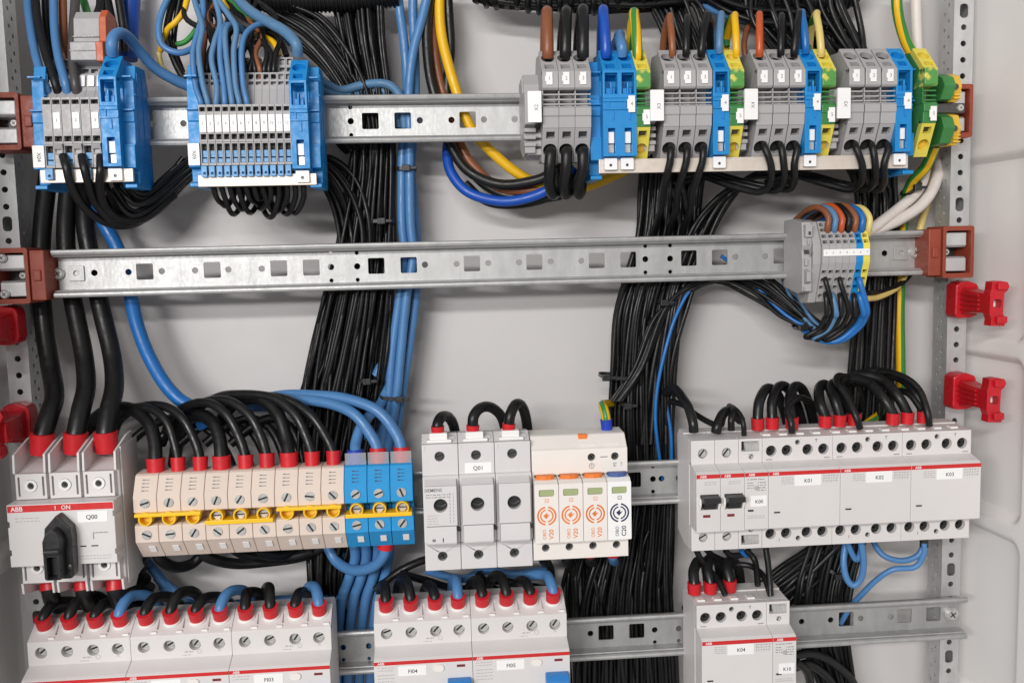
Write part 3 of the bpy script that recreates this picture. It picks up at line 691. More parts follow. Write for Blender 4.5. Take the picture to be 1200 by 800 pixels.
# ---------------------------------------------------------------- row of high-current terminal blocks with yellow jumpers
def power_terminal(first):
    pw = 16.5
    names = ('beige','terminal_sky_blue')
    m = names[0 if first else 1]
    t = thing('power_terminal', '', 'terminal', (0,0,C3), 'high current terminal blocks in the row beside switch Q00')
    b = B(); b.prism([(-12,-25),(-30,-33),(-38,-32.4),(-50,-19.5),(-52,-17.5),(-52,-5.6),(-50,-4.6),(-38,-4.4),(-38,3.0),(-50,3.4),(-52,4.4),(-52,15.5),(-43.5,29.0),(-41.5,30.0),(-26,30.0),(-12,18)], 0.15, pw-0.15)
    b.build('housing', m, t, bev=0.4)
    for z, nm in ((11.0,'upper_screw'),(-12.0,'lower_screw')):
        hole_screw(t, 8.2, z, -50.9, 3.9, 'screw_steel', 0.0)
    d = Vector((8.5,13.5)).normalized()
    b = B()
    for k in range(4):
        y, z = -52+d.x*(4.6+k*2.7), 15.5+d.y*(4.6+k*2.7)
        for (x0,x1,h) in ((5.6,7.2,0.55),(7.2,10.6,0.3)):
            b.add([(x0,y-0.25,z-h+0.1),(x1,y-0.25,z-h+0.1),(x1,y-0.25+0.2,z+h),(x0,y-0.25+0.2,z+h)],[(0,1,2,3)])
    b.build('vent_mark', 'ink_grey' if first else 'navy_print', t, recalc=False)
    dd = Vector((12,-12.9)).normalized()
    b = B(); y0, z0 = -48.6, -21.5
    M = lambda u,v,w: (u, y0+v*0.68-w*0.73, z0-v*0.73-w*0.68)
    b.plate(rect(8.0,12.5,0,7.6), [], 0.35, M); b.build('marker_tag', 'label_white', t)
    return t
ROWX = -251.6
proto_beige = power_terminal(True); proto_blue = power_terminal(False)
b = B(); b.plate(rect(0.6,15.9,30.2,39), [], 1.2, lambda u,v,w:(u,-42+w,v)); b.build('clear_cover', 'clear_plastic', proto_blue, bev=0.2)
ordn = ['first','second','third','fourth','fifth','sixth','seventh','eighth','ninth','tenth','eleventh','twelfth']
for i in range(12):
    col = 'beige' if i < 9 else 'blue'
    lab = ('%s power terminal block, %s from switch Q00 in its row' % (col, ordn[i]))
    src = proto_beige if i < 9 else proto_blue
    if i == 0 or i == 9:
        src.location = Vector((ROWX+i*16.52,0,C3))*0.001; src['label'] = lab; t = src
    else: t = dup(src, (ROWX+i*16.52,0,C3), lab)
    for ch in t.children:
        if ch.name.startswith('terminal_screw'): ch.rotation_euler = (0, random.uniform(-1.3,1.3), 0)
    if i >= 20:
        b = B(); b.plate(rect(0.6,15.9,30.2,39), [], 1.2, lambda u,v,w:(u,-42+w,v)); b.box(0.6,15.9,-40.7,-34,43,44); b.build('clear_cover', 'clear_plastic', t, bev=0.2)
for g, (i0, up, nm) in enumerate(((0,True,'first three beige terminals'),(3,False,'fourth to sixth beige terminals'),(6,True,'last three beige terminals'),(9,False,'three blue terminals'))):
    x = ROWX+i0*16.52
    t = thing('jumper_comb', 'yellow jumper comb bridging the %s beside switch Q00' % nm, 'jumper', (x,0,C3-0.4), 'yellow jumper combs')
    s = 1 if up else -1
    b = B(); b.box(1.5 if up else 0.5, 47.5 if up else 48.5, -56, -44, (2.2 if up else -5.4), (4.6 if up else -2.4)); b.build('bar', 'yellow_plastic', t, bev=0.4)
    for k in range(3):
        cx = 8.6+k*16.5; cz = 0.4 if up else 0.2
        b = B(); b.plate([p for p in circ(cx,cz,4.9,20)], [circ(cx,cz,3.8,20)], 8, lambda u,v,w:(u,-55+w,v)); b.build('loop', 'yellow_plastic', t, bev=0.3)
        b = B(); b.cyl((cx,-47,cz),(0,-1,0),3.7,1.5,18); o = b.build('loop_core', 'amber', t)
        if not up:
            b = B(); b.cyl((cx,-48.6,cz),(0,-1,0),2.9,2.5,16); b.build('jumper_screw', 'screw_steel', t)
            b = B(); b.box(cx-2.6,cx+2.6,-51.3,-51.1,cz-0.4,cz+0.4); b.build('slot', 'black_cavity', t)
# ================================================================ terminal strips on the upper rails
Z1, Z2 = RZ[1], RZ[2]
def slope_map(y0, z0, y1, z1):
    d = Vector((y1-y0,z1-z0)); L = d.length; d /= L
    n = Vector((-d.y,d.x))
    if n.x < 0: n = -n            # inward = +Y
    return (lambda u,v,w: (u, y0+v*d.x+w*n.x, z0+v*d.y+w*n.y)), L
TOPM, TOPL = slope_map(-58.5,26,-41.5,42.5)
BOTM, BOTL = slope_map(-46,-37,-58,-14)
def feed_terminal(w, cols, pe=False):
    """spring clamp feed-through terminal: cols = upper head, mid, lower"""
    cu, cm, cl = cols; g = 0.12
    t = thing('feed_terminal', '', 'terminal', (0,0,Z1))
    b = B(); b.prism([(-12,-22),(-12,22),(-22,41),(-38,40),(-53,25),(-44,12),(-44,0),(-53,-14),(-42,-34),(-28,-36),(-22,-30)], g, w-g); b.build('core', cm, t, bev=0.3)
    b = B(); b.prism([(-53,25),(-58.5,26),(-60,25),(-60.5,13.5),(-59,12.2),(-44,12)], g, w-g); b.build('marker_head', cu if not pe else 'pe_mottle', t, bev=0.5)
    b = B(); c = w/2
    b.plate(rect(g,w-g,0,TOPL), [rect(c-3.2,c+3.2,1.6,7.0), circ(c,14.6,min(4.9,c-1.0),18)], 5, TOPM); b.build('upper_entry', cu, t, bev=0.4)
    b = B(); b.prism([(-58.5,26),(-59.5,24.6),(-60,23),(-56,22)], g, w-g)
    for z in (9.3,5.8,2.6): b.box(g,w-g,-57.5,-55.5,z-0.5,z+0.5)
    b.box(g,g+0.8,-57,-44,0,12); b.build('recess_rib', cm, t)
    b = B(); b.prism([(-44,0.8),(-58.5,1.0),(-60,-0.4),(-60,-5.5),(-59,-6.2),(-58.6,-14),(-53,-14),(-44,0)], g, w-g); b.build('front_wall', cm, t, bev=0.4)
    b = B(); b.plate(rect(g,w-g,0,BOTL), [rect(c-3.0,c+3.0,18.0,23.2), circ(c,9.4,min(5.0,c-0.9),18)], 5, BOTM); b.build('lower_entry', cl, t, bev=0.4)
    for M, cz, rr in ((TOPM,14.6,4.6),(BOTM,9.4,4.7)):
        b = B(); rr = min(rr, c-1.2); b.plate(circ(c,cz,rr,14), [], 0.5, lambda u,v,w,M=M: M(u,v,4.6+w-0.4)); b.build('wire_hole_floor', 'black_cavity' if not pe else 'amber', t)  # black floor disc paints the wire hole's inner shade; earth terminals get amber
    for M, z0, z1 in ((TOPM,1.8,6.8),(BOTM,18.2,23.0)):
        b = B(); b.plate(rect(c-3.0,c+3.0,z0,z1), [], 0.5, lambda u,v,w,M=M: M(u,v,4.2+w)); b.build('release_slot', 'dark_metal' if M is BOTM else cu, t)  # lower slot floor coloured dark in place of depth shade
    return t
def neutral_terminal(w):
    g = 0.12; t = thing('neutral_terminal', '', 'terminal', (0,0,Z1)); c = w/2
    b = B(); b.prism([(-12,-22),(-12,22),(-22,41),(-38,40),(-53,25),(-46,20),(-46,10),(-53,8),(-53,-34),(-42,-40),(-20,-40)], g, w-g); b.build('core', 'blue_terminal', t, bev=0.3)
    b = B(); b.plate(rect(g,w-g,0,TOPL), [rect(c-3.2,c+3.2,1.6,7.4), circ(c,14.6,4.6,18)], 5, TOPM); b.build('upper_entry', 'blue_terminal', t, bev=0.4)
    b = B(); b.plate(rect(g,w-g,6,25.6), [rect(c-4.4,c+4.4,9,23.5)], 8, lambda u,v,ww:(u,-59.5+ww,v)); b.box(c-0.5,c+0.5,-59,-51,9,17); b.box(c-3.2,c+3.2,-56,-51,9.2,13.5); b.build('test_recess', 'blue_terminal', t, bev=0.3)
    b = B(); b.plate(rect(g,w-g,-34,6), [rrect(c-2.6,c+2.6,-32,-14.5,0.5,2)], 7, lambda u,v,ww:(u,-59+ww,v))
    b.box(g,w-g,-60.2,-59,-2,-0.6); b.box(g,w-g,-60.2,-59,3.6,5.6); b.box(c+0.6,c+1.6,-60,-59,-9,-2.5); b.box(c-2.8,c-1.8,-60,-59,-0.6,3.6)
    b.build('front_wall', 'blue_terminal', t, bev=0.35)
    b = B(); b.box(c-2.2,c+2.2,-57,-53.2,-25,-17); b.build('disconnect_slider', 'label_white', t, bev=0.3)
    b = B(); b.box(c-2.2,c+2.2,-55.5,-53.2,-31.6,-25.6); b.build('contact_blade', 'screw_steel', t, bev=0.3)
    b = B(); b.plate(rrect(c-4.6,c+4.6,-43.2,-35,0.6,2), [circ(c,-40,1.1,10)], 3.5, lambda u,v,ww:(u,-54.5+ww,v)); b.box(c-2,c+2,-51,-50.6,-42,-38); f = b.build('busbar_clamp', 'label_white', t, bev=0.35)
    b = B(); b.cyl((c,-52.8,-40),(0,-1,0),1.05,0.4,10); b.build('clamp_screw', 'dark_metal', t)
    return t
def blue_plate(w, ybias=0):
    """stepped end plate, one thin slab"""
    t = thing('end_plate', '', 'end plate', (0,0,Z1)); y = ybias
    b = B()
    prof = [(-10,-44),(-10,20),(-16,36),(-38-y,35),(-40-y,26),(-44-y,25),(-45-y,4),(-47-y,3),(-47-y,-4),(-46-y,-5),(-47-y,-20),(-50-y,-21),(-50-y,-36),(-42-y,-37),(-42-y,-46),(-50-y,-47),(-50-y,-49.5),(-12,-49.5)]
    b.prism(prof, 0.1, w-0.1); b.build('slab', 'blue_terminal', t, bev=0.4)
    b = B()
    for z in (25.8,3.5,-20.5): b.box(0.05,w-0.05,-50-y,-46-y,z-0.5,z+0.5)
    b.box(w-0.2,w+0.4,-40,-14,-30,-29); b.box(w-0.2,w+0.4,-44,-12,14,15); b.box(w-0.2,w+0.4,-26,-25,-44,34); b.box(w-0.2,w+0.4,-38,-37,-42,30); b.build('rib', 'blue_terminal', t)
    return t
def number_tag(t, w, z0, z1, y, s, x0=None, x1=None, size=3.6, rot=0.0):
    x0 = w/2-2.2 if x0 is None else x0; x1 = w/2+2.4 if x1 is None else x1
    b = B(); b.plate([(x0,z0),(x1,z0),(x1,z1),(x0,z1),(x0,z1-2.4),(x0-0.8,z1-2.6),(x0-0.8,z0+2.6),(x0,z0+2.4)], [], 0.8, lambda u,v,ww:(u,y+ww-0.8,v)); o = b.build('number_tag', 'label_white', t, bev=0.15)
    if s: lettering(s, size, (x0+x1)/2, y-0.95, (z0+z1)/2, 'ink_grey', t, rot=rot)
PROTOS = []
def place(proto, used, loc, label, group):
    if proto not in PROTOS: PROTOS.append(proto)
    return dup(proto, loc, label, group)
GT = ('grey_terminal','grey_terminal','grey_terminal'); PE = ('pe_yellow','pe_green','pe_yellow')
p_feed, u_feed = feed_terminal(11.6, GT), []
p_pe, u_pe = feed_terminal(10.4, PE, True), []
p_n, u_n = neutral_terminal(12.2), []
p_bp, u_bp = blue_plate(8.2), []
YREF = 150
def xp(px): return PX(px, YREF, -58)
strips = {  # code: first grey px, blue px list, green px, tag px
    'X2': (636.0,[706.5,726.0],745.5,632), 'X3': (777.5,[835.2],854.8,774), 'X4': (886.2,[942.5],961.8,883), 'X5': (993.2,[1048.5],1080.5,990.5)}
for code, (g0, blues, gr, tagpx) in strips.items():
    x = xp(g0); pitch = (xp(g0+57)-xp(g0))/3
    for k in range(3):
        t = place(p_feed, u_feed, (x+k*pitch,0,Z1), 'grey terminal with number %d in strip %s' % (k+1, code), 'grey feed-through terminals on the upper rail')
        number_tag(t, 11.6, 15.4, 24.0, -60.6, str(k+1), 2.8+0.4*k, 7.2+0.4*k)
    for k, bp in enumerate(blues):
        t = place(p_n, u_n, (xp(bp),0,Z1), 'blue neutral terminal %sof strip %s with white busbar clamp' % ((('nearer the grey terminals ','beside the earth terminal ')[k]) if len(blues) > 1 else '', code), 'blue neutral terminals')
        if k == len(blues)-1: number_tag(t, 12.2, -4.0, 7.5, -60.2, '4', 6.0, 10.8)
    t = place(p_pe, u_pe, (xp(gr),0,Z1), 'green and yellow earth terminal of strip %s' % code, 'green and yellow earth terminals')
    number_tag(t, 10.4, -12.6, -2.2, -60.2, '5', 4.8, 9.4)
    # end stop with the strip's name tag
    e = thing('end_stop', 'grey end stop carrying the white name tag %s' % code, 'end stop', (xp(tagpx)-9.4,0,Z1), 'grey end stops with white name tags')
    b = B(); b.prism([(-10,-24),(-10,24),(-30,26),(-34,14),(-52,12),(-52,-10),(-44,-12),(-44,-22),(-48,-24),(-48,-30),(-30,-32)], 0, 7.6)
    for z in (-14,-19,-24): b.box(-0.4,8.0,-50,-40,z-1.4,z+1.4)
    b.build('stop_body', 'grey_terminal', e, bev=0.5)
    b = B(); b.plate(rrect(1.0,10.6,-10.5,10.8,0.5,2), [], 2, lambda u,v,w:(u,-64+w,v)); b.build('name_tag', 'label_white', e, bev=0.25)
    b = B(); b.box(3,8,-62,-52,-6,6); b.build('tag_holder', 'grey_terminal', e)
    lettering(code, 3.6, 7.0, -64.2, -0.5, 'ink_grey', e, rot=math.radians(-90))
# stepped end stop left of X2, reaching over the rail
e = thing('end_stop', 'grey stepped end stop clamped on the rail before strip X2', 'end stop', (PX(615,140,-40),0,Z1), 'grey end stops with white name tags')
b = B(); b.prism([(-8,-26),(-8,26),(-30,28),(-36,20),(-36,12),(-40,10),(-40,-2),(-37,-4),(-37,-12),(-41,-14),(-41,-30),(-30,-33)], 0, 11.5); b.build('stop_body', 'grey_terminal', e, bev=0.5)
b = B()
for z in (-17,-23,-29): b.box(1,12.5,-45,-38,z-2,z+2)
b.box(3,6,-41,-38,2,7); b.prism([(-40,-3),(-44,-4),(-40,-10)], 2, 10); b.build('step', 'grey_terminal', e, bev=0.4)
t = place(p_bp, u_bp, (xp(693.8),0,Z1), 'blue stepped partition plate between the grey and blue terminals of X2', 'blue end plates of the terminal strips')
t = place(p_bp, u_bp, (xp(1067)-1.0,0,Z1), 'blue stepped partition plate before the last earth terminal of X5', 'blue end plates of the terminal strips')
# neutral busbars
def busbar(px0, px1, py, label, h=10, y=-50.5, zz=None):
    z = PZ((px0+px1)/2, py, y) if zz is None else zz
    a, c = PX(px0, py, y), PX(px1, py, y)
    b = B(); b.box(0, c-a, 0, 3, -h/2, h/2); o = b.build('busbar', 'busbar', None, (a,y,z), bev=0.35)
    return tag(o, label, 'busbar', 'pale neutral busbars')
busbar(702, 1064, 192, 'long pale busbar running under strips X2 to X5')
busbar(232, 371, 211, 'pale busbar under the twelve narrow terminals of strip X05', h=8, y=-52)
busbar(47, 156, 206, 'pale busbar under strip X04 with black wires in front', h=9, y=-52)

# ---------------------------------------------------------------- narrow multi-level terminals (X05, X04)
def level_terminal(w, ztop, slot=True, mark_z=(-12.7,-1.1), tab=True):
    t = thing('level_terminal', '', 'terminal', (0,0,Z1)); g = 0.1; c = w/2; h = w/2-0.75
    b = B(); b.prism([(-12,-30),(-12,30),(-18,42),(-23,41),(-23,31),(-31,29.5),(-33,17),(-38,ztop+0.2),(-46,ztop),(-46,-36),(-30,-38)], g, w-g); b.build('core', 'grey_terminal', t, bev=0.2)
    b = B()
    b.plate(rect(g,w-g,30.6,42.4), [rrect(c-h,c+h,36.8,41.4,0.7,2), rect(c-h,c+h,32,35)], 4, lambda u,v,ww:(u,-27+ww+(v-36)*0.25,v))
    M, L = slope_map(-37,18.5,-34,30.4)
    b.plate(rect(g,w-g,0,L), [rrect(c-h,c+h,7.0,11.2,0.7,2), rect(c-h,c+h,3.0,5.6)], 4, M)
    M2, L2 = slope_map(-42,ztop+0.4,-37,18.5)
    b.plate(rect(g,w-g,0,L2), [], 2, M2)
    b.build('rear_level', 'grey_terminal', t)
    holes = [rect(c-h,c+h,ztop-4.6,ztop-1.6), rect(c-h,c+h,-17.6,-13.9)]
    if slot: holes.append(rect(c-h,c+h,-33.6,-20.5))
    b = B(); b.plate(rect(g,w-g,-35.4,ztop), holes, 5, lambda u,v,ww:(u,-51+ww,v)); b.box(g,w-g,-51.8,-51,-19.4,-18.4); b.build('front_level', 'grey_terminal', t, bev=0.2)
    for za, zb in ((ztop-4.5,ztop-1.7),(-17.5,-14),(-33.5,-20.6)):
        b = B(); b.box(c-h,c+h,-46.3,-46.05,za,zb); b.build('hole_shade', 'black_cavity', t)  # black floor behind each opening, its shade put in as colour
    if slot:
        b = B(); b.box(c-h+0.15,c+h-0.4,-49.5,-46.4,-33.4,-30.4); b.box(c-h+0.15,c+h-0.4,-49,-46.4,-29.6,-25); b.build('slider', 'slider_blue', t, bev=0.2)
    if tab:
        b = B(); b.plate(rect(c-h-0.1,c+h+0.1,-43.5,-36), [circ(c+0.3,-41,0.9,10)], 2.5, lambda u,v,ww:(u,-55+ww,v)); b.build('busbar_clamp', 'slider_blue', t, bev=0.25)
        b = B(); b.cyl((c+0.3,-53.6,-41),(0,-1,0),0.9,0.3,10); b.build('clamp_screw', 'navy_print', t)
    return t
x05a, x05b = PX(233.4,150,-51), PX(341,150,-51); p12 = (x05b-x05a)/12
p_l, u_l = level_terminal(p12, 6.0), []
for k in range(12):
    t = place(p_l, u_l, (x05a+k*p12,0,Z1), 'narrow grey terminal with white number tag %d in strip X05' % (k+1), 'narrow terminals of strip X05')
    b = B(); b.plate(rrect(0.35,p12-0.35,-12.7,-1.1,0.3,1), [], 0.7, lambda u,v,ww:(u,-51.7+ww,v)); b.build('number_tag', 'label_white', t, bev=0.1)
    lettering(str(k+1), 3.0 if k < 9 else 2.6, p12/2, -51.85, -6.9, 'ink_grey', t)
x04a, x04b = PX(50.5,150,-51), PX(118,150,-51); p6 = (x04b-x04a)/6
p_l4, u_l4 = level_terminal(p6, 12.0), []
p_l4w, u_l4w = level_terminal(p6, 12.0, False, tab=False), []
b = B(); M, L = slope_map(-46,-38,-54,-20); c = p6/2
b.plate(rect(0.1,p6-0.1,0,L), [circ(c,6.5,2.6,14), rect(c-2,c+2,13.5,16.5)], 6, M); b.build('wire_entry', 'grey_terminal', p_l4w, bev=0.2)
b = B(); b.plate(circ(c,6.5,2.5,12), [], 0.4, lambda u,v,w: M(u,v,5+w)); b.plate(rect(c-1.9,c+1.9,13.6,16.4), [], 0.4, lambda u,v,w: M(u,v,4.5+w)); b.build('entry_floor', 'black_cavity', p_l4w)
for k in range(6):
    odd = k % 2
    t = place(p_l4w if odd else p_l4, u_l4w if odd else u_l4, (x04a+k*p6,0,Z1), 'narrow grey terminal of strip X04 with %s, %s of six' % ('a black wire below' if odd else 'blue slider below', ordn[k]), 'narrow terminals of strip X04')
    if odd:
        b = B(); b.plate(rrect(0.9,p6-0.9,-9.2,1.8,0.4,1), [], 0.8, lambda u,v,ww:(u,-51.8+ww,v)); b.build('number_tag', 'label_white', t, bev=0.1); lettering(str((k+1)//2), 3.0, p6/2, -52.0, -3.5, 'ink_grey', t)
    b = B(); b.plate(rrect(0.8,p6-0.8,21.4,29.2,0.4,1), [], 0.6, lambda u,v,ww:(u,-38.4+ww+(v-18)*0.25,v)); b.build('rear_tag', 'label_white', t, bev=0.1)
# blue ends of X05 and X04
t = place(p_n, u_n, (PX(341,150,-58)-0.2,0,Z1-5.0), 'blue neutral feed terminal at the end of strip X05 with a pale blue wire', 'blue neutral terminals')
t = place(p_bp, u_bp, (PX(361,150,-48),0,Z1-2), 'blue stepped end plate closing strip X05', 'blue end plates of the terminal strips')
t = place(p_n, u_n, (PX(119,150,-58)-0.2,0,Z1-1.5), 'blue neutral feed terminal at the end of strip X04 with a looped blue wire', 'blue neutral terminals')
t = place(p_bp, u_bp, (PX(143.5,150,-48),0,Z1), 'blue stepped end plate closing strip X04', 'blue end plates of the terminal strips')
for code, p, tg in (('X05',219.5,(167,190)),('X04',37.5,(167,193))):
    t = place(p_bp, u_bp, (PX(p,150,-48),0,Z1), 'blue end plate with the white name tag %s' % code, 'blue end plates of the terminal strips')
    b = B(); b.plate(rrect(0.2,8.0,-35,-20,0.4,1), [], 0.8, lambda u,v,ww:(u,-51+ww,v)); b.build('name_tag', 'label_white', t, bev=0.15)
    lettering(code, 3.6, 4.3, -51.2, -28, 'ink_black', t, rot=math.radians(90))
for code, p in (('X05',374),('X04',157)):
    q = W(p, 150, -20); t = thing('end_stop', 'blue ribbed end stop clamped behind the end plate of strip %s' % code, 'end stop', (q.x-7,0,Z1))
    b = B(); b.prism([(-8,-44),(-8,22),(-20,35),(-30,34),(-34,20),(-34,-30),(-30,-48),(-14,-50)], 0, 7.0); b.build('stop_body', 'blue_terminal', t, bev=0.5)
    b = B()
    for z in (-34,-20,-2,16): b.box(6.6,7.8,-33,-9,z-0.6,z+0.6)
    for y in (-26,-18): b.box(6.6,7.8,y-0.6,y+0.6,-42,30)
    b.build('rib', 'blue_terminal', t)
# orange sided adapter block plugged in above X04
q = W(109,50,-20); t = thing('plug_adapter', 'grey block with orange side plugged in above strip X04', 'adapter', (q.x-9,0,q.z))
b = B(); b.prism([(-10,-18),(-10,18),(-24,20),(-30,14),(-32,-2),(-40,-4),(-40,-16),(-26,-18)], 0, 17.5); b.build('block', 'grey_terminal', t, bev=0.5)
b = B(); b.prism([(-9,-19),(-9,19),(-25,21),(-31,15),(-33,-2),(-41,-4),(-41,-17),(-26,-19)], 17.7, 22.5); b.build('side_cheek', 'block_orange', t, bev=0.5)
b = B(); b.box(6.5,11.5,-29,-26.5,8.5,12); b.box(7.5,10.5,-30,-27,4.5,6.8); b.build('contact_slot', 'black_cavity', t)
b = B(); b.box(-0.1,17.6,-33,-31,1,1.8); b.box(-0.1,17.6,-40.6,-39.8,-10,-9.2); b.build('seam', 'dark_metal', t)

# ---------------------------------------------------------------- small strip on the second rail
def small_terminal(w, m):
    t = thing('small_terminal', '', 'terminal', (0,0,Z2)); g = 0.1; c = w/2; h = w/2-0.85
    b = B(); b.prism([(-12,-20),(-12,20),(-26,25),(-38,22.5),(-46,7),(-46,-7),(-36,-33),(-24,-34)], g, w-g); b.build('core', m, t)
    Mu, Lu = slope_map(-52,7,-42,24.5); Ml, Ll = slope_map(-41,-35.5,-52,-6.5)
    b = B(); b.plate(rect(g,w-g,0,Lu), [rect(c-h,c+h,1.2,4.0), rect(c-h,c+h,6.0,8.8), rect(c-h,c+h,11.4,14.0), circ(c,17.2,h,10)], 4, Mu); b.build('upper_face', m, t, bev=0.2)
    b = B(); b.plate(rect(g,w-g,0,Ll), [circ(c,4.6,h,10), rect(c-h,c+h,10.0,12.8), circ(c,17.4,h,10), rect(c-h,c+h,22.4,25.2)], 4, Ml); b.build('lower_face', m, t, bev=0.2)
    b = B(); b.box(g,w-g,-52,-46,-6.4,6.9); b.build('front_bar', m, t)
    for M, zs in ((Mu,(1.2,6.0,11.4,16)),(Ml,(3.0,10,16,22.4))):
        for v in zs:
            b = B(); b.plate(rect(c-h,c+h,v,v+2.8), [], 0.3, lambda u,vv,ww,M=M: M(u,vv,3.6+ww)); b.build('hole_shade', 'black_cavity', t)  # painted shade: flat black floors inside the push-in holes
    return t
xs = PX(963.5,308,-52); pw = (PX(1019.5,306,-52)-xs)/7
ps = {m: (small_terminal(pw, m), []) for m in ('grey_terminal','blue_terminal','pe_yellow')}
for k in range(7):
    m = 'grey_terminal' if k < 5 else ('blue_terminal' if k == 5 else 'pe_yellow')
    lab = ('small grey push-in terminal, %s in the strip on the nearly empty rail' % ordn[k]) if k < 5 else ('small %s push-in terminal in the strip on the nearly empty rail' % ('blue' if k == 5 else 'yellow'))
    place(ps[m][0], ps[m][1], (xs+k*pw,0,Z2+1.0), lab, 'small push-in terminals')
b = B(); b.box(0.6,7*pw-0.6,-53.2,-52.1,-2.4,2.6); o = b.build('marker_strip', 'label_white', None, (xs,0,Z2+2.0), bev=0.2); tag(o, 'white marker strip across the small terminals on the nearly empty rail', 'marker strip')
for k in range(7): lettering(str(k+1), 2.4, (k+0.5)*pw, -53.35, 0.1, 'ink_grey', o)
e = thing('end_stop', 'grey moulded end stop of the small strip on the nearly empty rail', 'end stop', (PX(932,308,-34),0,Z2), 'grey end stops with white name tags')
ew = xs-PX(932,308,-34)
b = B(); b.prism([(-10,-24),(-10,27),(-26,28),(-46,25),(-48,8),(-46,4),(-48,-4),(-48,-26),(-38,-28)], 0, ew-6.2); b.build('stop_body', 'grey_terminal', e, bev=0.5)
b = B(); b.prism([(-12,-22),(-12,24),(-30,27),(-41,25),(-50,8),(-50,-6),(-40,-35),(-26,-36)], ew-6.0, ew-0.1); b.build('end_cheek', 'grey_terminal', e, bev=0.4)
b = B(); w_ = ew-6.2
b.box(1,w_-1,-51,-46,14,23); b.box(3,w_-3,-50.5,-47,8.5,12); b.box(1,w_-4,-50.5,-47,-7,-2); b.prism([(-47,-9),(-54,-11.5),(-54,-18.5),(-47,-21)], 1, w_-3); b.prism([(-47,4),(-51,3),(-47,-1)], 6, w_-2); b.box(0.5,w_-6,-50,-47,-25.5,-22.5); b.build('step', 'grey_terminal', e, bev=0.5)
b = B(); b.box(w_-5.5,w_-2.5,-48.4,-46.4,1.8,4.6); b.build('recess', 'dark_metal', e)
b = B(); b.box(5,w_-4,-51.2,-50.9,15.5,18); b.build('recess', 'dark_metal', e)

# ---------------------------------------------------------------- earth end terminal at the rail's end
q = W(1100,122,-40); t = thing('earth_end_terminal', 'stacked green and yellow earth terminal clamped before the bracket', 'terminal', (q.x,0,Z1))
for z0, z1, nm in ((4,25,'upper_half'),(-28,-4,'lower_half')):
    b = B(); b.prism([(-10,z0),(-10,z1-3),(-34,z1),(-44,z1-4),(-48,(z0+z1)/2),(-42,z0+1)], 0, 9); b.build(nm, 'pe_green', t, bev=0.5)
    b = B(); b.prism([(-10,z0+1),(-10,z1-2),(-28,z1+1),(-38,z1-2),(-42,(z0+z1)/2),(-36,z0)], 9.2, 17); b.build('yellow_cheek', 'amber', t, bev=0.5)
    b = B()
    for k in range(4): b.box(12,17.6,-40,-22,z0+2+k*2.4,z0+3+k*2.4)
    b.build('cheek_rib', 'amber', t)
    b = B(); b.cyl((12,-41,(z0+z1)/2),(0,-1,0),2.2,1.2,12); b.build('clamp_screw', 'dark_metal', t)
b = B(); b.box(2,24,-34,-30,-3.6,3.6); b.build('clamp_bar', 'dark_metal', t, bev=0.4)
screw_head(t, 20, -34, 0, 2.6, 2)

# PROTOS: drop the pattern terminals, only their placed copies stay
for p in PROTOS:
    for ch in list(p.children):
        for g in list(ch.children): bpy.data.objects.remove(g)
        bpy.data.objects.remove(ch)
    bpy.data.objects.remove(p)
# ================================================================ wiring
def lerp(a, b, t): return a+(b-a)*t
def bundle(st, n, r, matn, label, group, seed, jit=0.05, cat='wire', seg=6):
    """st: stations (pxA,pyA,pxB,pyB,Y0,Y1); every wire is its own object"""
    rnd = random.Random(seed)
    for i in range(n):
        u = (i+0.5)/n+rnd.uniform(-0.4,0.4)/n; v = rnd.random(); P = []
        for k, (ax,ay,bx,by,y0,y1) in enumerate(st):
            uu = u+rnd.uniform(-jit,jit); vv = min(1,max(0,v+rnd.uniform(-0.25,0.25)))
            uu = min(1.03,max(-0.03,uu))
            P.append(W(lerp(ax,bx,uu), lerp(ay,by,uu), lerp(y0,y1,vv)))
        rr = r*rnd.uniform(0.92,1.12)
        if v > (0.6 if n < 30 else 0.42) and matn == BK: MASS.tube(spline(P, 5), rr, 7)      # the deep, hidden ones
        else: wire(P, rr, matn, label, cat, group, n=8, seg=seg, world=True)
BK = 'black_wire'; MASS = B()
# --- wide black bundle behind the rails, beside the blue wires
gA = 'black wires of the wide bundle beside the blue wires'
bundle([(385,-25,448,-25,8,30),(398,45,450,45,8,28),(412,110,458,110,8,26),(413,170,463,170,8,26),(402,240,463,240,7,28),(395,290,463,290,7,28),(378,350,462,350,7,32),(362,410,456,410,7,32),(352,470,448,470,7,34),(350,540,435,540,8,36),(358,620,420,620,8,36),(362,680,404,680,8,34),(366,760,410,760,8,34),(366,860,414,860,8,34)],
       48, 1.55, BK, 'thin black wire in the wide vertical bundle beside the blue wires', gA, 11, 0.016)
bundle([(285,-8,310,-12,6,30),(300,18,345,2,6,30),(345,52,385,20,6,28),(385,92,420,70,6,24),(408,140,440,120,6,24),(412,200,445,190,6,24),(400,270,440,265,6,24),(378,350,440,350,6,24),(366,420,430,420,6,26),(356,500,420,500,6,30)],
       9, 1.7, BK, 'black wire curving from the corrugated conduit down into the wide bundle', 'black wires from the conduit to the wide bundle', 12, 0.04)
bundle([(262,190,270,200,-6,20),(320,196,340,205,4,24),(362,200,382,182,5,22),(384,232,418,205,5,20),(396,272,438,250,5,20),(398,310,440,300,5,20),(386,350,440,350,5,22),(368,420,430,420,5,24),(350,480,420,480,5,28),(352,560,400,560,5,28)],
       11, 1.9, BK, 'black wire fanning from under strip X05 into the wide bundle', 'black wires from strip X05 to the wide bundle', 13, 0.04)
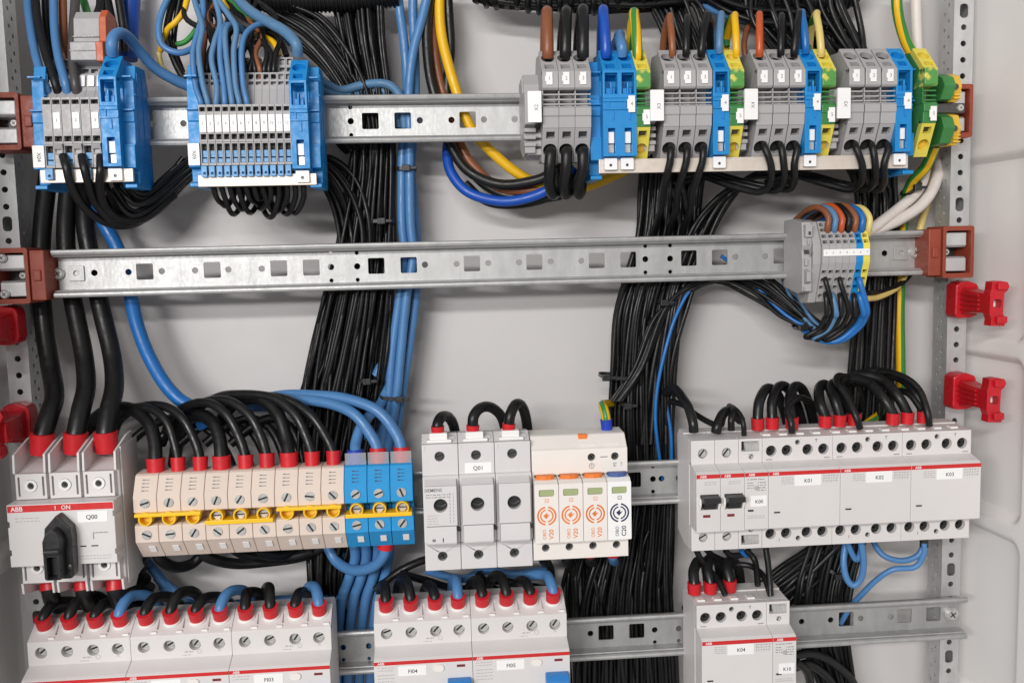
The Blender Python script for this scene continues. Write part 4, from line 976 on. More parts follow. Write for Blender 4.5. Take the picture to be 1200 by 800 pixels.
bundle([(120,232,150,205,-30,-8),(150,262,172,222,-20,4),(185,250,205,195,-6,10),(225,208,240,175,4,16),(290,165,300,150,8,24),(370,150,380,140,10,26),(405,180,430,170,8,24)],
       10, 2.0, BK, 'black wire sagging from strip X04 and passing behind strip X05', 'black wires between X04 and X05', 14, 0.06)
# loops hanging under X05
for i in range(12):
    px = 252+i*9.6; d = (1 if i < 7 else -1); low = 247+[-6,4,-2,2,-8,-14,2,-3,8,0,4,3][i]*0.9
    ex = px+d*(16 if i < 5 else 6)
    wire([(px-3,206,-40),(px-2,218,-42),(px+d*2,232,-38),(px+d*8,low-3,-30),(px+d*14,low,-20),(px+d*20,low-9,-8),(px+d*23,225,2),(px+d*24,200,10)], 2.0, BK,
         'black wire looping out below terminal %d of strip X05' % (i+1), 'wire', 'black wire loops under strip X05', n=8)
# three black wires below X04
for k, (px, path) in enumerate(((72,[(74,183,-50),(78,196,-56),(84,218,-52),(100,244,-40),(128,262,-24),(158,262,-8),(190,240,4)]),(95,[(96,183,-50),(99,197,-56),(104,215,-52),(112,238,-40),(132,258,-28),(160,260,-10),(196,236,4)]),(118,[(118,183,-50),(118,200,-56),(117,218,-50),(122,240,-38),(140,256,-26),(170,255,-10),(205,228,4)]))):
    wire(path, 3.0, BK, 'thick black wire from %s wire terminal of strip X04' % ('the first','the middle','the last')[k], 'wire', 'thick black wires under strip X04')
for k in range(4):
    wire([(96+12*k,205,-20),(104+12*k,225,-20),(122+10*k,246+3*k,-14),(150+6*k,256-2*k,-4),(185,240-6*k,4),(215,215-10*k,8)], 2.2, BK, 'black wire hanging behind the three thick wires under strip X04', 'wire', 'black wires behind the thick ones under strip X04', n=8)
# --- central blue wires
gB = 'light blue wires running vertically down the back panel'
for k, path in enumerate((
    [(466,-20,14),(468,10,14),(474,55,14),(477,110,14),(473,160,12),(471,200,12),(471,260,12),(474,300,12),(468,350,12),(460,410,12),(455,470,12),(445,540,14),(425,620,16),(415,690,16),(405,790,16),(402,860,16)],
    [(503,-15,10),(495,20,10),(484,62,9),(479,110,10),(480,160,8),(480,200,8),(481,260,8),(484,300,8),(476,350,8),(470,410,9),(464,470,10),(452,540,14),(440,620,16),(428,690,16),(420,790,16),(418,860,16)],
    [(484,-20,18),(484,20,18),(486,60,18),(487,110,18),(484,160,18),(482,200,18),(487,260,18),(489,300,18),(487,350,18),(479,410,18),(470,470,18),(460,540,18),(452,620,18),(443,690,18),(436,790,18),(434,860,18)],
    [(440,440,20),(448,430,20),(452,470,22),(438,540,22),(412,620,22),(396,690,22),(390,790,22)])):
    wire(path, 3.6, 'blue_wire', 'light blue wire in the vertical group tied beside the wide black bundle', 'wire', gB, n=12)
for k, path in enumerate(([(372,92,-10),(385,100,0),(400,106,6),(425,100,8),(448,98,8),(462,104,8),(470,118,8),(474,150,10)],[(372,100,-4),(390,110,4),(420,109,12),(445,106,12),(455,112,12),(463,125,12),(468,150,12)])):
    wire(path, 3.4, 'pale_blue_wire', 'pale blue wire from the end of strip X05 bending down into the blue group', 'wire', 'pale blue wires from X05 to the blue group')
# --- cable group dropping in front of the upper rail's back (yellow, brown, black, blue)
wire([(517,-20,16),(515,5,16),(518,45,14),(531,95,10),(549,145,8),(570,172,8),(602,200,8),(628,214,8),(665,224,10),(715,208,12),(750,190,14)], 4.0, 'yellow_wire', 'thick yellow wire passing behind the upper rail to strip X2', n=12)
wire([(507,-20,14),(502,10,14),(500,45,14),(504,90,12),(515,130,10),(528,170,9),(548,200,8),(585,216,4),(625,212,0),(646,203,-4),(668,188,-8)], 3.9, 'black_cable', 'black wire beside the yellow wire, bending up into strip X2', n=12)
wire([(512,-20,24),(508,30,22),(512,80,20),(524,125,18),(540,170,16),(556,196,14),(590,222,12),(640,220,8),(664,205,2)], 3.7, 'brown_wire', 'brown wire between the black and yellow wires beside strip X2', n=12)
wire([(524,-20,20),(526,20,20),(528,60,20),(524,110,20),(536,160,20),(556,205,18),(590,228,14),(640,232,6),(672,222,0),(690,200,-4)], 3.8, 'black_cable', 'black wire running behind the yellow wire to strip X2', n=12)
wire([(528,150,24),(524,178,18),(529,203,12),(550,226,6),(588,236,2),(625,230,-2),(655,214,-6),(672,195,-10)], 4.0, 'deep_blue_wire', 'deep blue wire sagging under the yellow wire to strip X2', n=12)
wire([(545,215,14),(570,236,10),(605,240,8),(645,231,4),(676,214,0)], 3.4, 'black_cable', 'black wire hanging lowest under the deep blue wire', n=12)
# --- strip X2: upper loops and lower wires
Y0 = -47
def loop_up(px, py, top, lean, r, matn, label, back=6.0, gy=False, group=None):
    """wire leaving an upper entry, arching up and back"""
    wire([(px,py+4,Y0+2),(px,py-5,Y0),(px+lean*0.4,lerp(py,top,0.55),Y0+2),(px+lean,top+4,Y0+10),(px+lean*1.0,top,Y0+18),(px+lean*0.9+back*0.3,top+8,Y0+28),(px+lean*0.5+back*0.7,lerp(top,py,0.6),Y0+38),(px+lean*0.2+back,py+14,Y0+48)], r, matn, label, 'wire', group, gy=gy, n=12)
loop_up(642,63,14,-1,4.2,'brown_wire','brown wire arching out of terminal 1 of strip X2', -3)
loop_up(662.5,63,14,1,4.2,'black_cable','black wire arching out of the middle grey terminal of strip X2', -5)
loop_up(683,63,12,0,4.4,'black_cable','black wire arching up beside the deep blue wire of strip X2', -6)
loop_up(710,63,12,-3,3.9,'deep_blue_wire','deep blue wire arching out of the first blue terminal of strip X2', -5)
loop_up(729,62,41,-3,3.9,'blue_wire','short light blue wire bent over beside the deep blue wire of X2', -9)
loop_up(747,66,15,-4,3.7,None,'green and yellow wire arching out of the earth terminal of X2', -8, gy=True)
for k, px in enumerate((645,664,683)):
    wire([(px,176,-50),(px,182,-54),(px-1+k*0.4,200,-53),(px-1-2*k,216,-46),(px+3-4*k,228,-34),(px+8-5*k,222,-18),(px+12-6*k,200,-4)], 4.1, 'black_cable', 'thick black wire leaving strip X2 below terminal %d' % (k+1), 'wire', 'thick black wires under strip X2', n=12)
# --- strips X3, X4: upper loops
for code, xs_, top in (('X3',(788,804,822,843,863),19),('X4',(890,915,931,944,962),17)):
    b1, b2, b3, bl, g1 = xs_
    loop_up(b1, 62, top, -3 if code=='X3' else 0, 2.6, 'brown_wire' if code=='X3' else 'orange_wire', '%s wire arching out of terminal 1 of strip %s' % ('brown' if code=='X3' else 'orange brown', code), -12 if code=='X3' else 2)
    loop_up(b2, 62, top+2, 1, 2.7, BK, 'black wire arching out of the middle grey terminal of strip %s' % code, 4)
    loop_up(b3, 62, top-2, 6, 2.9, BK, 'black wire arching up beside the blue wire of strip %s' % code, 10)
    loop_up(bl, 58, top-2, 2 if code=='X3' else -4, 2.7, 'pale_blue_wire' if code=='X3' else 'cyan_blue_wire', 'blue wire arching out of the neutral terminal of strip %s' % code, -8)
    loop_up(g1, 62, top-1, -2 if code=='X3' else -5, 2.7, 'yellow_wire' if code=='X3' else 'pale_yellow_wire', 'yellow wire arching out of the earth terminal of strip %s' % code, -14)
wire([(828,18,-30),(834,28,-16),(838,50,-4),(840,70,4)], 2.2, 'brown_wire', 'brown wire dropping behind the third terminal of strip X3', n=8)
wire([(852,55,-10),(851,35,-8),(856,22,-20),(862,18,-28)], 2.3, 'green_wire', 'green wire behind the yellow loop of strip X3', n=8)
wire([(948,62,-8),(948,40,-6),(952,25,-20),(957,18,-30)], 2.2, 'green_wire', 'green wire behind the pale yellow loop of strip X4', n=8)
wire([(875,75,6),(872,55,8),(874,40,12),(880,20,24),(886,-20,34)], 2.4, 'brown_wire', 'red brown wire rising between strips X3 and X4', n=8)
# lower wires of X3 X4 X5
for code, pxs, dx in (('X3',(785,804,823),(-9,-10,-12)),('X4',(894,913,931),(10,6,0)),('X5',(1001,1020,1038),(10,6,-2))):
    for k, px in enumerate(pxs):
        e = dx[k]
        if code == 'X3':
            path = [(px,170,-50),(px+1,177,-55),(px,190,-55),(px+e*0.5,208,-50),(px+e,226,-36),(px+e*1.2,246,-18),(px+e*1.5-6,275,4),(px+e*2-12,320,14),(px-52+k*3,380,16)]
        else:
            lo = 225-k*1.5 if code == 'X4' else 222
            ex = -1
            path = [(px,168,-50),(px+3,175,-55),(px+e*0.9,192,-55),(px+e,208,-50),(px+e*0.7-2,lo-5,-40),(px+e*0.4-12,lo,-32),(px-40-8*k,lo-8,-18),(px-78-8*k,205,-2),(px-104-8*k,215,8)]
        wire(path, 2.7, BK, 'black wire leaving strip %s below terminal %d' % (code, k+1), 'wire', 'black wires under strip %s' % code, n=10)
# --- black bundle behind the second rail, right of centre
gD = 'black wires of the bundle behind the surge arrester'
bundle([(752,185,830,185,4,18),(750,225,822,225,5,22),(746,275,818,275,6,26),(734,320,806,320,6,28),(722,370,794,370,6,28),(717,430,788,430,6,28),(714,490,790,490,6,30),(716,560,790,560,8,32),(700,640,788,640,8,32),(682,700,788,700,8,32),(676,770,795,770,8,32),(674,860,800,860,8,32)],
       56, 1.6, BK, 'thin black wire in the vertical bundle behind the surge arrester', gD, 21, 0.02)
bundle([(930,212,960,192,0,10),(885,208,930,186,2,12),(845,228,888,202,2,14),(812,262,856,236,4,16),(794,302,834,282,5,18),(780,350,812,345,6,20),(768,430,790,430,5,20),(760,520,790,520,6,24)],
       13, 2.0, BK, 'black wire sweeping from under strip X4 down into the bundle behind the arrester', 'black wires sweeping from strip X4', 22, 0.05)
bundle([(752,180,762,175,6,16),(765,205,790,190,6,16),(782,240,800,220,6,16),(790,290,808,280,8,16),(776,350,800,345,8,16),(755,430,790,430,8,18),(742,520,785,520,8,20)],
       6, 2.6, BK, 'thicker black wire at the edge of the bundle under strip X3', 'thicker black wires under strip X3', 23, 0.05)
# filler: lower part of the bundle, between the two device rows and below
bundle([(690,600,790,600,14,36),(664,650,786,650,12,38),(662,700,786,700,12,38),(668,770,792,770,12,38),(670,860,800,860,12,38)],
       30, 1.9, BK, 'black wire in the lower bundle between the arrester and contactor K04', 'black wires of the lower bundle', 25, 0.05)
# wires from bundle to the small strip on rail two
bundle([(715,470,730,470,2,12),(742,430,756,430,2,10),(764,375,782,362,2,8),(796,350,812,328,4,10),(836,332,850,318,4,12),(876,348,892,322,2,10),(910,372,926,346,-4,6),(943,388,954,374,-12,-4),(975,398,978,386,-28,-18)],
       9, 1.6, BK, 'thin black wire swinging across the back panel to the small terminal strip', 'black wires to the small strip', 24, 0.1)
for k, path in enumerate(([(778,570,6),(772,530,4),(768,490,2),(771,450,2),(781,405,2),(793,368,4),(812,336,6),(840,322,8)],[(787,540,6),(786,505,6),(780,470,8)],[(845,300,12),(870,318,10),(895,345,4),(925,372,-4),(958,388,-16)],[(914,318,8),(925,345,2),(940,370,-8),(962,390,-20),(985,398,-26)],[(925,318,6),(934,345,0),(950,372,-10),(970,390,-22)])):
    wire(path, 1.5, 'cyan_blue_wire' if k < 3 else 'pale_blue_wire', ('blue wire dropping beside the bundle behind the arrester','short blue wire deep in the bundle behind the arrester','blue wire among the black ones swinging to the small strip','pale blue wire hanging under the second rail to the small strip','second pale blue wire hanging under the second rail')[k], n=8)
# lower wires of the small strip
xs7 = [967+8*k for k in range(7)]
for k, (x0, y0, ex, m) in enumerate(((967,326,974,BK),(967,344,967,'black_cable'),(975,345,978,'pale_blue_wire'),(984,326,992,BK),(984,345,984,BK),(1000,345,1000,BK),(1007,326,1014,'cyan_blue_wire'),(1007,344,1010,'cyan_blue_wire'))):
    wire([(x0,y0,-46),(x0+1,y0+5,-50),(ex+2,y0+22 if y0>330 else y0+35,-50),(ex,372,-46),(ex-8,386-k*0.3,-40),(ex-22-k*1.2,394+k*0.8,-34),(968-k*2,394+k*0.3,-26),(948-k,383+k*0.5,-12)], 1.9 if 'blue' not in m else 2.2, m, '%s wire bent out below the small terminal strip, %s of eight' % ('blue' if 'blue' in m else 'black', ordn[k]), 'wire', 'wires bent out below the small strip', n=10)
# upper coloured wires of the small strip
for k, m in enumerate(('brown_wire','pale_blue_wire','orange_wire',BK,'brown_wire','cyan_blue_wire','pale_yellow_wire')):
    x0 = 969+8*k; top = 243 - (2 if 1 < k < 5 else 0)
    wire([(x0,274,-44),(x0+1,266,-48),(x0+2,256,-48),(x0-3,247,-44),(x0-12,top,-36),(x0-22-k,top+3,-26),(x0-30-2*k,top+9+k*0.5,-12),(x0-40-3*k,top+20,2),(x0-46-4*k,top+45,14)], 2.3, m,
         '%s wire arching into the small strip, %s of seven' % (m.replace('_wire','').replace('_',' '), ordn[k]), 'wire', 'coloured wires arching into the small strip', n=10)
wire([(1016,350,-40),(1030,348,-24),(1050,338,-4),(1062,322,4),(1070,300,10)], 2.2, 'pale_yellow_wire', 'pale yellow wire leaving the yellow small terminal behind the rail', n=8)
wire([(1018,344,-30),(1036,342,-14),(1056,332,0),(1068,318,6),(1072,295,12)], 2.3, BK, 'black wire running beside the pale yellow one under the second rail', n=8)
# --- black bundle at the right and what feeds it
bundle([(985,182,1050,182,2,16),(1002,215,1050,215,4,20),(1006,260,1052,260,5,24),(1003,310,1050,310,6,24),(1000,370,1048,370,6,24),(996,430,1046,430,6,26),(990,490,1045,490,6,28),(975,560,1038,560,8,30),(948,640,1012,640,8,32),(935,690,998,690,8,30),(935,740,995,740,8,30),(960,800,1000,800,8,30),(975,860,1005,860,8,30)],
       34, 1.9, BK, 'black wire in the vertical bundle behind contactors K02 and K03', 'black wires of the bundle behind the contactors', 31, 0.025)
bundle([(985,610,1010,625,8,22),(950,640,985,655,8,24),(915,665,950,690,6,22),(880,690,915,720,6,20),(845,705,880,745,6,20),(800,712,830,760,8,20)],
       10, 2.2, BK, 'black wire slanting from the contactors towards contactor K04', 'black wires slanting towards K04', 32, 0.05)
bundle([(872,-20,985,-20,2,26),(880,20,995,10,2,24),(905,60,1012,55,0,20),(955,100,1030,95,0,18),(990,160,1045,160,2,16),(1002,220,1050,220,4,18)],
       44, 2.0, BK, 'black wire dropping behind strips X4 and X5', 'black wires dropping behind strips X4 and X5', 33, 0.06)
bundle([(740,-20,800,-25,4,26),(755,5,815,-5,4,26),(772,40,825,15,4,24),(785,75,835,60,4,22),(790,130,840,130,4,20),(785,190,835,190,4,18)],
       14, 1.8, BK, 'black wire dropping behind strip X3', 'black wires dropping behind strip X3', 34, 0.05)
bundle([(800,-12,820,-30,10,30),(840,15,850,-10,8,28),(880,30,890,5,8,26),(930,38,940,8,6,24),(985,70,1005,40,6,20),(1010,120,1030,110,6,20)],
       10, 2.0, BK, 'black wire crossing behind the loops of strips X3 and X4', 'black wires crossing behind X3 and X4', 35, 0.08)
wire([(780,-20,24),(815,2,20),(845,16,20),(885,26,20),(920,28,20)], 2.8, 'blue_wire', 'blue wire lying along the dark bundle above strip X3', n=10)
wire([(997,-20,8),(1004,10,6),(1010,40,4),(1013,70,0),(1018,110,4)], 2.5, BK, 'single black wire hanging free above strip X5', n=10)
# earth, white and grey cables at the right
wire([(1050,-20,16),(1052,15,14),(1060,45,6),(1071,66,-4),(1083,85,-14)], 4.2, None, 'thick green and yellow wire coming down to the end of strip X5', gy=True)
wire([(1096,170,-20),(1085,195,-6),(1068,215,6),(1060,245,14),(1056,300,16),(1054,360,16),(1055,420,18),(1056,460,20)], 4.2, None, 'thick green and yellow wire leaving the earth end terminal downward', gy=True, twist=0.02)
wire([(1040,470,20),(1030,485,10),(1015,497,0),(1006,505,-8)], 3.4, None, 'green and yellow wire lying behind contactor K02', gy=True)
wire([(1073,-20,20),(1074,30,20),(1077,100,20),(1082,160,18),(1084,200,16),(1074,225,8),(1052,245,-2),(1030,262,-14),(1012,275,-14)], 4.2, 'white_cable', 'white cable coming down and bending towards the small strip', 'cable', n=12)
wire([(1100,120,26),(1102,180,22),(1096,215,12),(1080,240,4),(1055,257,-4),(1035,266,-10),(1018,272,-12)], 4.5, 'white_cable', 'thick white cable with black print curving to the small strip', 'cable', n=12)
wire([(1092,150,30),(1090,220,28),(1080,260,26),(1072,300,24)], 3.2, 'pale_yellow_wire', 'pale wire behind the white cables', n=8)
# --- wires above X04 and X05
for k, (path, r, m, lab) in enumerate((
    ([(57,112,-36),(52,98,-38),(43,70,-30),(37,40,-22),(33,10,-14),(31,-20,-8)],3.0,'blue_wire','blue wire entering the first terminal of strip X04'),
    ([(69,112,-36),(64,95,-38),(54,65,-30),(46,35,-22),(42,5,-14),(41,-20,-8)],2.9,BK,'black wire entering the second terminal of strip X04'),
    ([(80,112,-36),(76,95,-38),(68,65,-30),(64,35,-22),(63,5,-14),(62,-20,-8)],3.0,'blue_wire','blue wire entering the third terminal of strip X04'),
    ([(91,112,-36),(88,95,-38),(85,65,-30),(86,35,-24),(88,5,-16),(89,-20,-8)],3.3,'grey_wire','dark grey wire entering the fourth terminal of strip X04'),
    ([(78,72,-14),(75,50,-14),(74,20,-10),(73,-20,0)],2.8,'brown_wire','brown wire going down behind strip X04'),
    ([(62,78,-10),(57,50,-10),(54,20,-6),(53,-20,0)],2.8,BK,'black wire going down behind the blue wires of X04'),
    ([(70,75,-10),(66,50,-10),(60,20,-6),(58,-20,0)],2.6,BK,'second black wire going down behind the blue wires of X04'),
    ([(105,22,-8),(100,8,0),(92,-20,8)],2.8,'green_wire','green wire reaching the block with orange side'),
    ([(112,22,-4),(118,5,4),(115,-20,10)],3.2,BK,'black wire above the block with orange side'),
    ([(133,40,2),(128,20,6),(120,-20,12)],4.2,BK,'thick black wire beside the block with orange side'),
    ([(146,60,6),(144,30,8),(136,-20,12)],3.0,BK,'black wire beside the broad blue wire'),
    ([(150,70,20),(152,30,24),(154,-20,28)],7.0,'deep_blue_wire','broad blue cable standing behind strip X04'),
    ([(132,64,-42),(131,54,-46),(133,44,-44),(140,39,-38),(149,43,-30),(162,58,-18),(182,80,-8),(205,94,-2),(228,104,4)],3.9,'blue_wire','thick blue wire looping from the end of X04 towards X05'),
    ([(349,64,-44),(348,54,-48),(343,46,-46),(332,36,-38),(318,28,-32),(300,18,-22),(285,6,-10),(268,-15,0)],3.8,'pale_blue_wire','pale blue wire looping from the end terminal of X05 upward'),
    )): wire(path, r, m, lab, n=12)
blues = ((236,[(229,100),(226,62),(232,38),(238,15),(236,-15)]),(244,[(237,95),(233,60),(237,32),(230,8),(224,-15)]),(254,[(254,100),(248,70),(252,48),(258,25),(248,-15)]),(264,[(262,100),(258,68),(259,42),(262,31),(272,30),(280,38)]),(272.5,[(269,98),(265,62),(264,38),(269,30),(278,30),(288,40)]),(281,[(276,98),(274,60),(277,34),(268,18),(252,-5)]),(290,[(285,98),(283,62),(287,42),(298,31),(312,28),(326,36),(340,52)]))
for k, (px, pts) in enumerate(blues):
    ys = [-44,-40,-36,-30,-24,-16,-6]
    wire([(px,128,-42),(px-0.5,120,-46)]+[(a,c,ys[i]) for i,(a,c) in enumerate(pts)], 2.05, 'pale_blue_wire' if k % 3 else 'blue_wire', 'blue wire plugged into terminal %d of strip X05' % (k+1), 'wire', 'blue wires plugged into strip X05', n=10)
rnd = random.Random(5)
for k in range(16):
    px = 238+k*5.6
    wire([(px,92,-30),(px-1,80,-32),(px+rnd.uniform(-6,4),62,-28),(px+rnd.uniform(-14,8),42,-20),(px+rnd.uniform(-28,8),20,-8),(px+rnd.uniform(-40,0),-15,6)], 2.0, BK if k % 6 else 'brown_wire', '%s wire in the tangle behind the blue wires of X05' % ('black' if k % 6 else 'brown'), 'wire', 'dark wires behind the blue wires of X05', n=8)
for k, (path, r, m, lab) in enumerate((
    ([(222,-15,0),(216,12,-4),(206,26,-6),(196,36,-2),(188,60,10)],2.2,'yellow_wire','yellow wire curving at the top between X04 and X05'),
    ([(203,-15,2),(190,14,-2),(186,36,-6),(191,54,-8),(208,62,-8),(224,58,-4),(236,46,4)],2.4,'blue_wire','blue wire in a wide loop between X04 and X05'),
    ([(208,-15,8),(198,20,6),(196,45,4),(206,75,6),(220,100,8)],2.6,BK,'black wire dropping between X04 and X05'),
    ([(214,-15,10),(206,25,10),(204,55,10),(214,85,12)],2.2,BK,'second black wire dropping between X04 and X05'),
    ([(186,62,4),(190,78,4),(204,90,6),(218,96,8)],1.8,'pale_yellow_wire','thin yellow wire arc between X04 and X05'),
    ([(230,-15,4),(236,20,4),(222,45,8),(208,52,10),(196,48,12)],2.0,'green_wire','green wire crossing the tangle left of strip X05'),
    ([(240,-15,0),(262,10,-6),(280,26,-14),(296,34,-18)],2.4,'grey_wire','grey wire running down over strip X05'),
    ([(256,-15,4),(284,14,-6),(306,26,-14),(318,30,-18)],2.3,'green_wire','pale green wire running down over strip X05'),
    ([(250,-15,2),(272,18,-4),(284,36,-8),(290,50,-10)],2.0,'yellow_wire','yellow wire running down over strip X05'),
    ([(326,66,-20),(322,52,-18),(310,44,-12),(300,42,-4),(290,48,6)],2.4,'yellow_wire','yellow wire arching behind the narrow terminals of X05'),
    ([(318,66,-20),(312,54,-16),(300,50,-8),(290,52,2)],2.2,BK,'black wire arching behind the narrow terminals of X05'),
    ([(336,66,-18),(328,48,-14),(312,38,-6),(296,38,6)],2.2,BK,'second black wire arching behind the narrow terminals of X05'),
    )): wire(path, r, m, lab, n=10)
# --- thick supply cables to Q00
RS = 'red_sleeve'
for k, path in enumerate(([(49,528,-34),(50,512,-34),(58,485,-26),(64,462,-14),(59,430,0),(52,385,10),(48,330,16),(49,275,18),(54,225,16),(58,190,14)],
    [(88,527,-34),(89,510,-34),(95,480,-26),(101,452,-14),(98,415,0),(88,365,10),(80,320,16),(77,270,18),(80,225,16),(84,190,14)],
    [(125,526,-34),(124,508,-34),(128,480,-26),(134,452,-14),(131,415,0),(118,360,10),(108,310,16),(100,265,18),(100,225,16),(104,190,14)])):
    wire(path, 6.8, 'black_cable', 'thick black supply cable with red sleeve into %s pole of switch Q00' % ('the outer','the middle','the inner')[k], 'cable', 'thick supply cables of switch Q00', n=16, seg=8, sleeve=(RS,8.1,15))
for k, px in enumerate((58,98,135)):
    wire([(px,678,-34),(px+1,692,-36),(px+6,706,-26),(px+22,714,-10),(px+50,716,6)], 6.2, 'black_cable', 'thick black cable leaving %s pole of switch Q00 below' % ('the outer','the middle','the inner')[k], 'cable', 'cables leaving switch Q00 below', n=14, sleeve=(RS,6.8,10))
wire([(112,235,18),(122,262,16),(137,290,14),(150,330,12),(159,375,12),(172,412,10),(190,445,8),(208,466,6),(228,480,4),(240,500,6)], 5.2, 'cyan_blue_wire', 'blue cable curving alone down the back panel to the power terminals', 'cable', n=14, seg=8)
# --- power terminal row, upper wires
T = [(183,552,4.9,RS,[(181,515),(174,495),(156,480),(132,479),(110,492),(98,520)]),
     (209,551,3.2,RS,[(204,518),(194,492),(174,478),(150,479),(128,492),(118,520)]),
     (235,550,3.4,RS,[(229,518),(214,490),(192,476),(164,477),(140,492),(130,520)]),
     (260,549,5.0,RS,[(257,512),(249,494),(232,486),(216,496),(208,520),(204,545)]),
     (288,548,3.5,RS,[(282,516),(266,486),(244,472),(218,476),(200,492),(190,520)]),
     (313,546,3.6,RS,[(306,512),(292,486),(268,470),(240,471),(212,486),(196,510)]),
     (339,545,4.9,RS,[(335,512),(325,484),(305,467),(280,470),(264,484),(252,510)]),
     (366,544,3.6,RS,[(359,512),(346,486),(322,467),(288,462),(254,466),(222,484)]),
     (391,543,3.4,RS,[(382,512),(364,486),(336,468),(300,463),(262,463),(230,478)]),
     (417,542,4.0,'blue_sleeve',[(417,518),(424,498),(436,484),(448,470),(456,450)]),
     (443,540,4.1,RS,[(436,512),(416,486),(388,473),(352,468),(322,468),(280,478)]),
     (471,539,4.1,RS,[(464,508),(442,481),(406,467),(368,463),(330,463),(290,472)])]
for k, (px, py, r, sl, pts) in enumerate(T):
    m = 'black_cable' if k < 9 else 'blue_wire'; ys = [-26,-18,-6,8,18,24,28] if k in (0,3,6,9) else [-30,-25,-15,-3,10,20,26]
    wire([(px,py-1,-34),(px-0.5,py-12,-33)]+[(a,c,ys[i]) for i,(a,c) in enumerate(pts)], r, m, '%s wire with %s sleeve arching into the %s power terminal from switch Q00' % ('black' if k < 9 else 'blue', 'blue' if sl != RS else 'red', ordn[k]), 'wire', 'wires arching into the power terminals', n=14, sleeve=(sl, r+1.9 if r < 4.5 else 6.5, 11))
for k, path in enumerate(([(300,470,26),(340,470,24),(390,476,22),(425,495,20),(450,525,18),(460,560,20)],[(290,476,28),(345,477,26),(398,486,24),(430,510,22),(445,545,22)])):
    wire(path, 4.0, 'blue_wire', 'blue wire arching behind the sleeves of the blue power terminals', 'wire', 'blue wires behind the blue power terminals', n=12)
for k in range(5):
    wire([(150+k*30,520,14),(175+k*30,500,18),(205+k*28,490,22),(240+k*25,500,24),(265+k*22,530,20),(280+k*20,570,14)], 3.6, 'black_cable', 'black wire lying behind the arches of the power terminals', 'wire', 'black wires behind the power terminals', n=10)
# below the power terminals
for k, path in enumerate(([(180,640,-24),(188,655,-20),(205,664,-8),(225,660,4),(240,645,8)],[(230,640,-24),(245,653,-18),(275,660,-4),(310,658,4),(352,652,10),(380,640,14)],[(270,640,-20),(290,650,-10),(330,654,2),(365,646,8)],[(168,650,-14),(160,680,-2),(150,705,8),(130,725,14)],[(300,636,-24),(310,648,-16),(330,650,-4),(345,640,8)])):
    wire(path, 4.2, 'black_cable', 'black wire looping below the beige power terminals', 'wire', 'black wires looping below the power terminals', n=12)
wire([(452,636,-30),(450,650,-28),(438,663,-18),(415,668,-6),(395,658,6),(384,640,12)], 4.2, 'blue_wire', 'blue wire with red sleeve looping below the eleventh power terminal', n=12, sleeve=(RS,5.6,6))
for k in range(4):
    wire([(415+k*14,636,-8),(416+k*13,655,0),(408+k*14,680,6),(400+k*14,705,8),(396+k*13,760,10),(394+k*13,850,12)], 4.0, 'blue_wire', 'blue wire going down below the blue power terminals', 'wire', 'blue wires below the blue power terminals', n=12)
bundle([(170,655,192,690,6,18),(205,690,215,715,8,20),(260,705,265,725,8,20),(330,700,335,715,8,20),(400,700,400,712,8,20)], 4, 3.4, 'blue_wire', 'blue wire running behind the residual current switches', 'blue wires behind the RCD row', 41, 0.1)
bundle([(165,660,178,690,-4,10),(150,690,165,715,0,14),(110,700,115,725,0,14),(60,705,60,728,4,16)], 7, 3.6, 'black_cable', 'black wire in the dark space under switch Q00', 'black wires under switch Q00', 42, 0.1)
# --- Q01 loops, arrester earth wire
for k, path in enumerate(([(513,505,-40),(513,496,-40),(518,488,-32),(526,489,-22),(532,500,-12),(534,520,-4)],[(554,504,-40),(555,488,-40),(563,478,-32),(575,477,-22),(587,487,-12),(593,505,-4)],[(596,502,-40),(598,486,-40),(604,474,-32),(611,475,-22),(616,488,-12),(619,510,-4)])):
    wire(path, 4.0, 'black_cable', 'black wire with red sleeve looping over %s pole of fuse switch Q01' % ('the lettered','the labelled','the last')[k], 'wire', 'wire loops over fuse switch Q01', n=14, sleeve=(RS,4.7,6))
wire([(711,500,-30),(710,488,-30),(707.5,478,-26),(706.5,474,-12),(712,473,10),(728,474,38)], 3.5, None, 'short yellow and green wire stub with blue sleeve on the arrester', sleeve=('blue_sleeve',4.4,8), gy=True, green=(0,1,6,7), twist=0.0)
# --- contactor row wires
for k, (px, py, pts, r) in enumerate(((888,500,[(890,470),(899,455),(911,462),(920,485),(926,510)],4.0),(905,499,[(905,470),(913,453),(924,456),(935,478),(942,505)],4.0),(928,499,[(925,472),(930,454),(940,456),(950,480),(955,505)],4.0),
    (967,497,[(961,472),(960,455),(968,451),(980,468),(988,500)],4.0),(984,496,[(978,468),(973,454),(982,449),(996,468),(1004,500)],4.0),(1001,495,[(994,472),(984,452),(990,443),(1004,452),(1014,490)],4.0),
    (1046,494,[(1036,468),(1020,450),(1000,444),(986,454),(982,480)],4.1),(1063,493,[(1052,464),(1035,446),(1010,439),(992,446),(985,470)],4.1),(1082,492,[(1074,462),(1058,444),(1030,436),(1005,440),(990,460)],4.0))):
    ys = [-28,-14,-2,8,14]
    wire([(px,py,-32),(px,py-9,-32)]+[(a,c,ys[i]) for i,(a,c) in enumerate(pts)], r, 'black_cable', 'black wire with red sleeve into the %s sleeve position of contactor %s' % (('first','second','third')[k%3], ('K01','K02','K03')[k//3]), 'wire', 'sleeved wires above the contactors', n=12, sleeve=(RS,4.9,9))
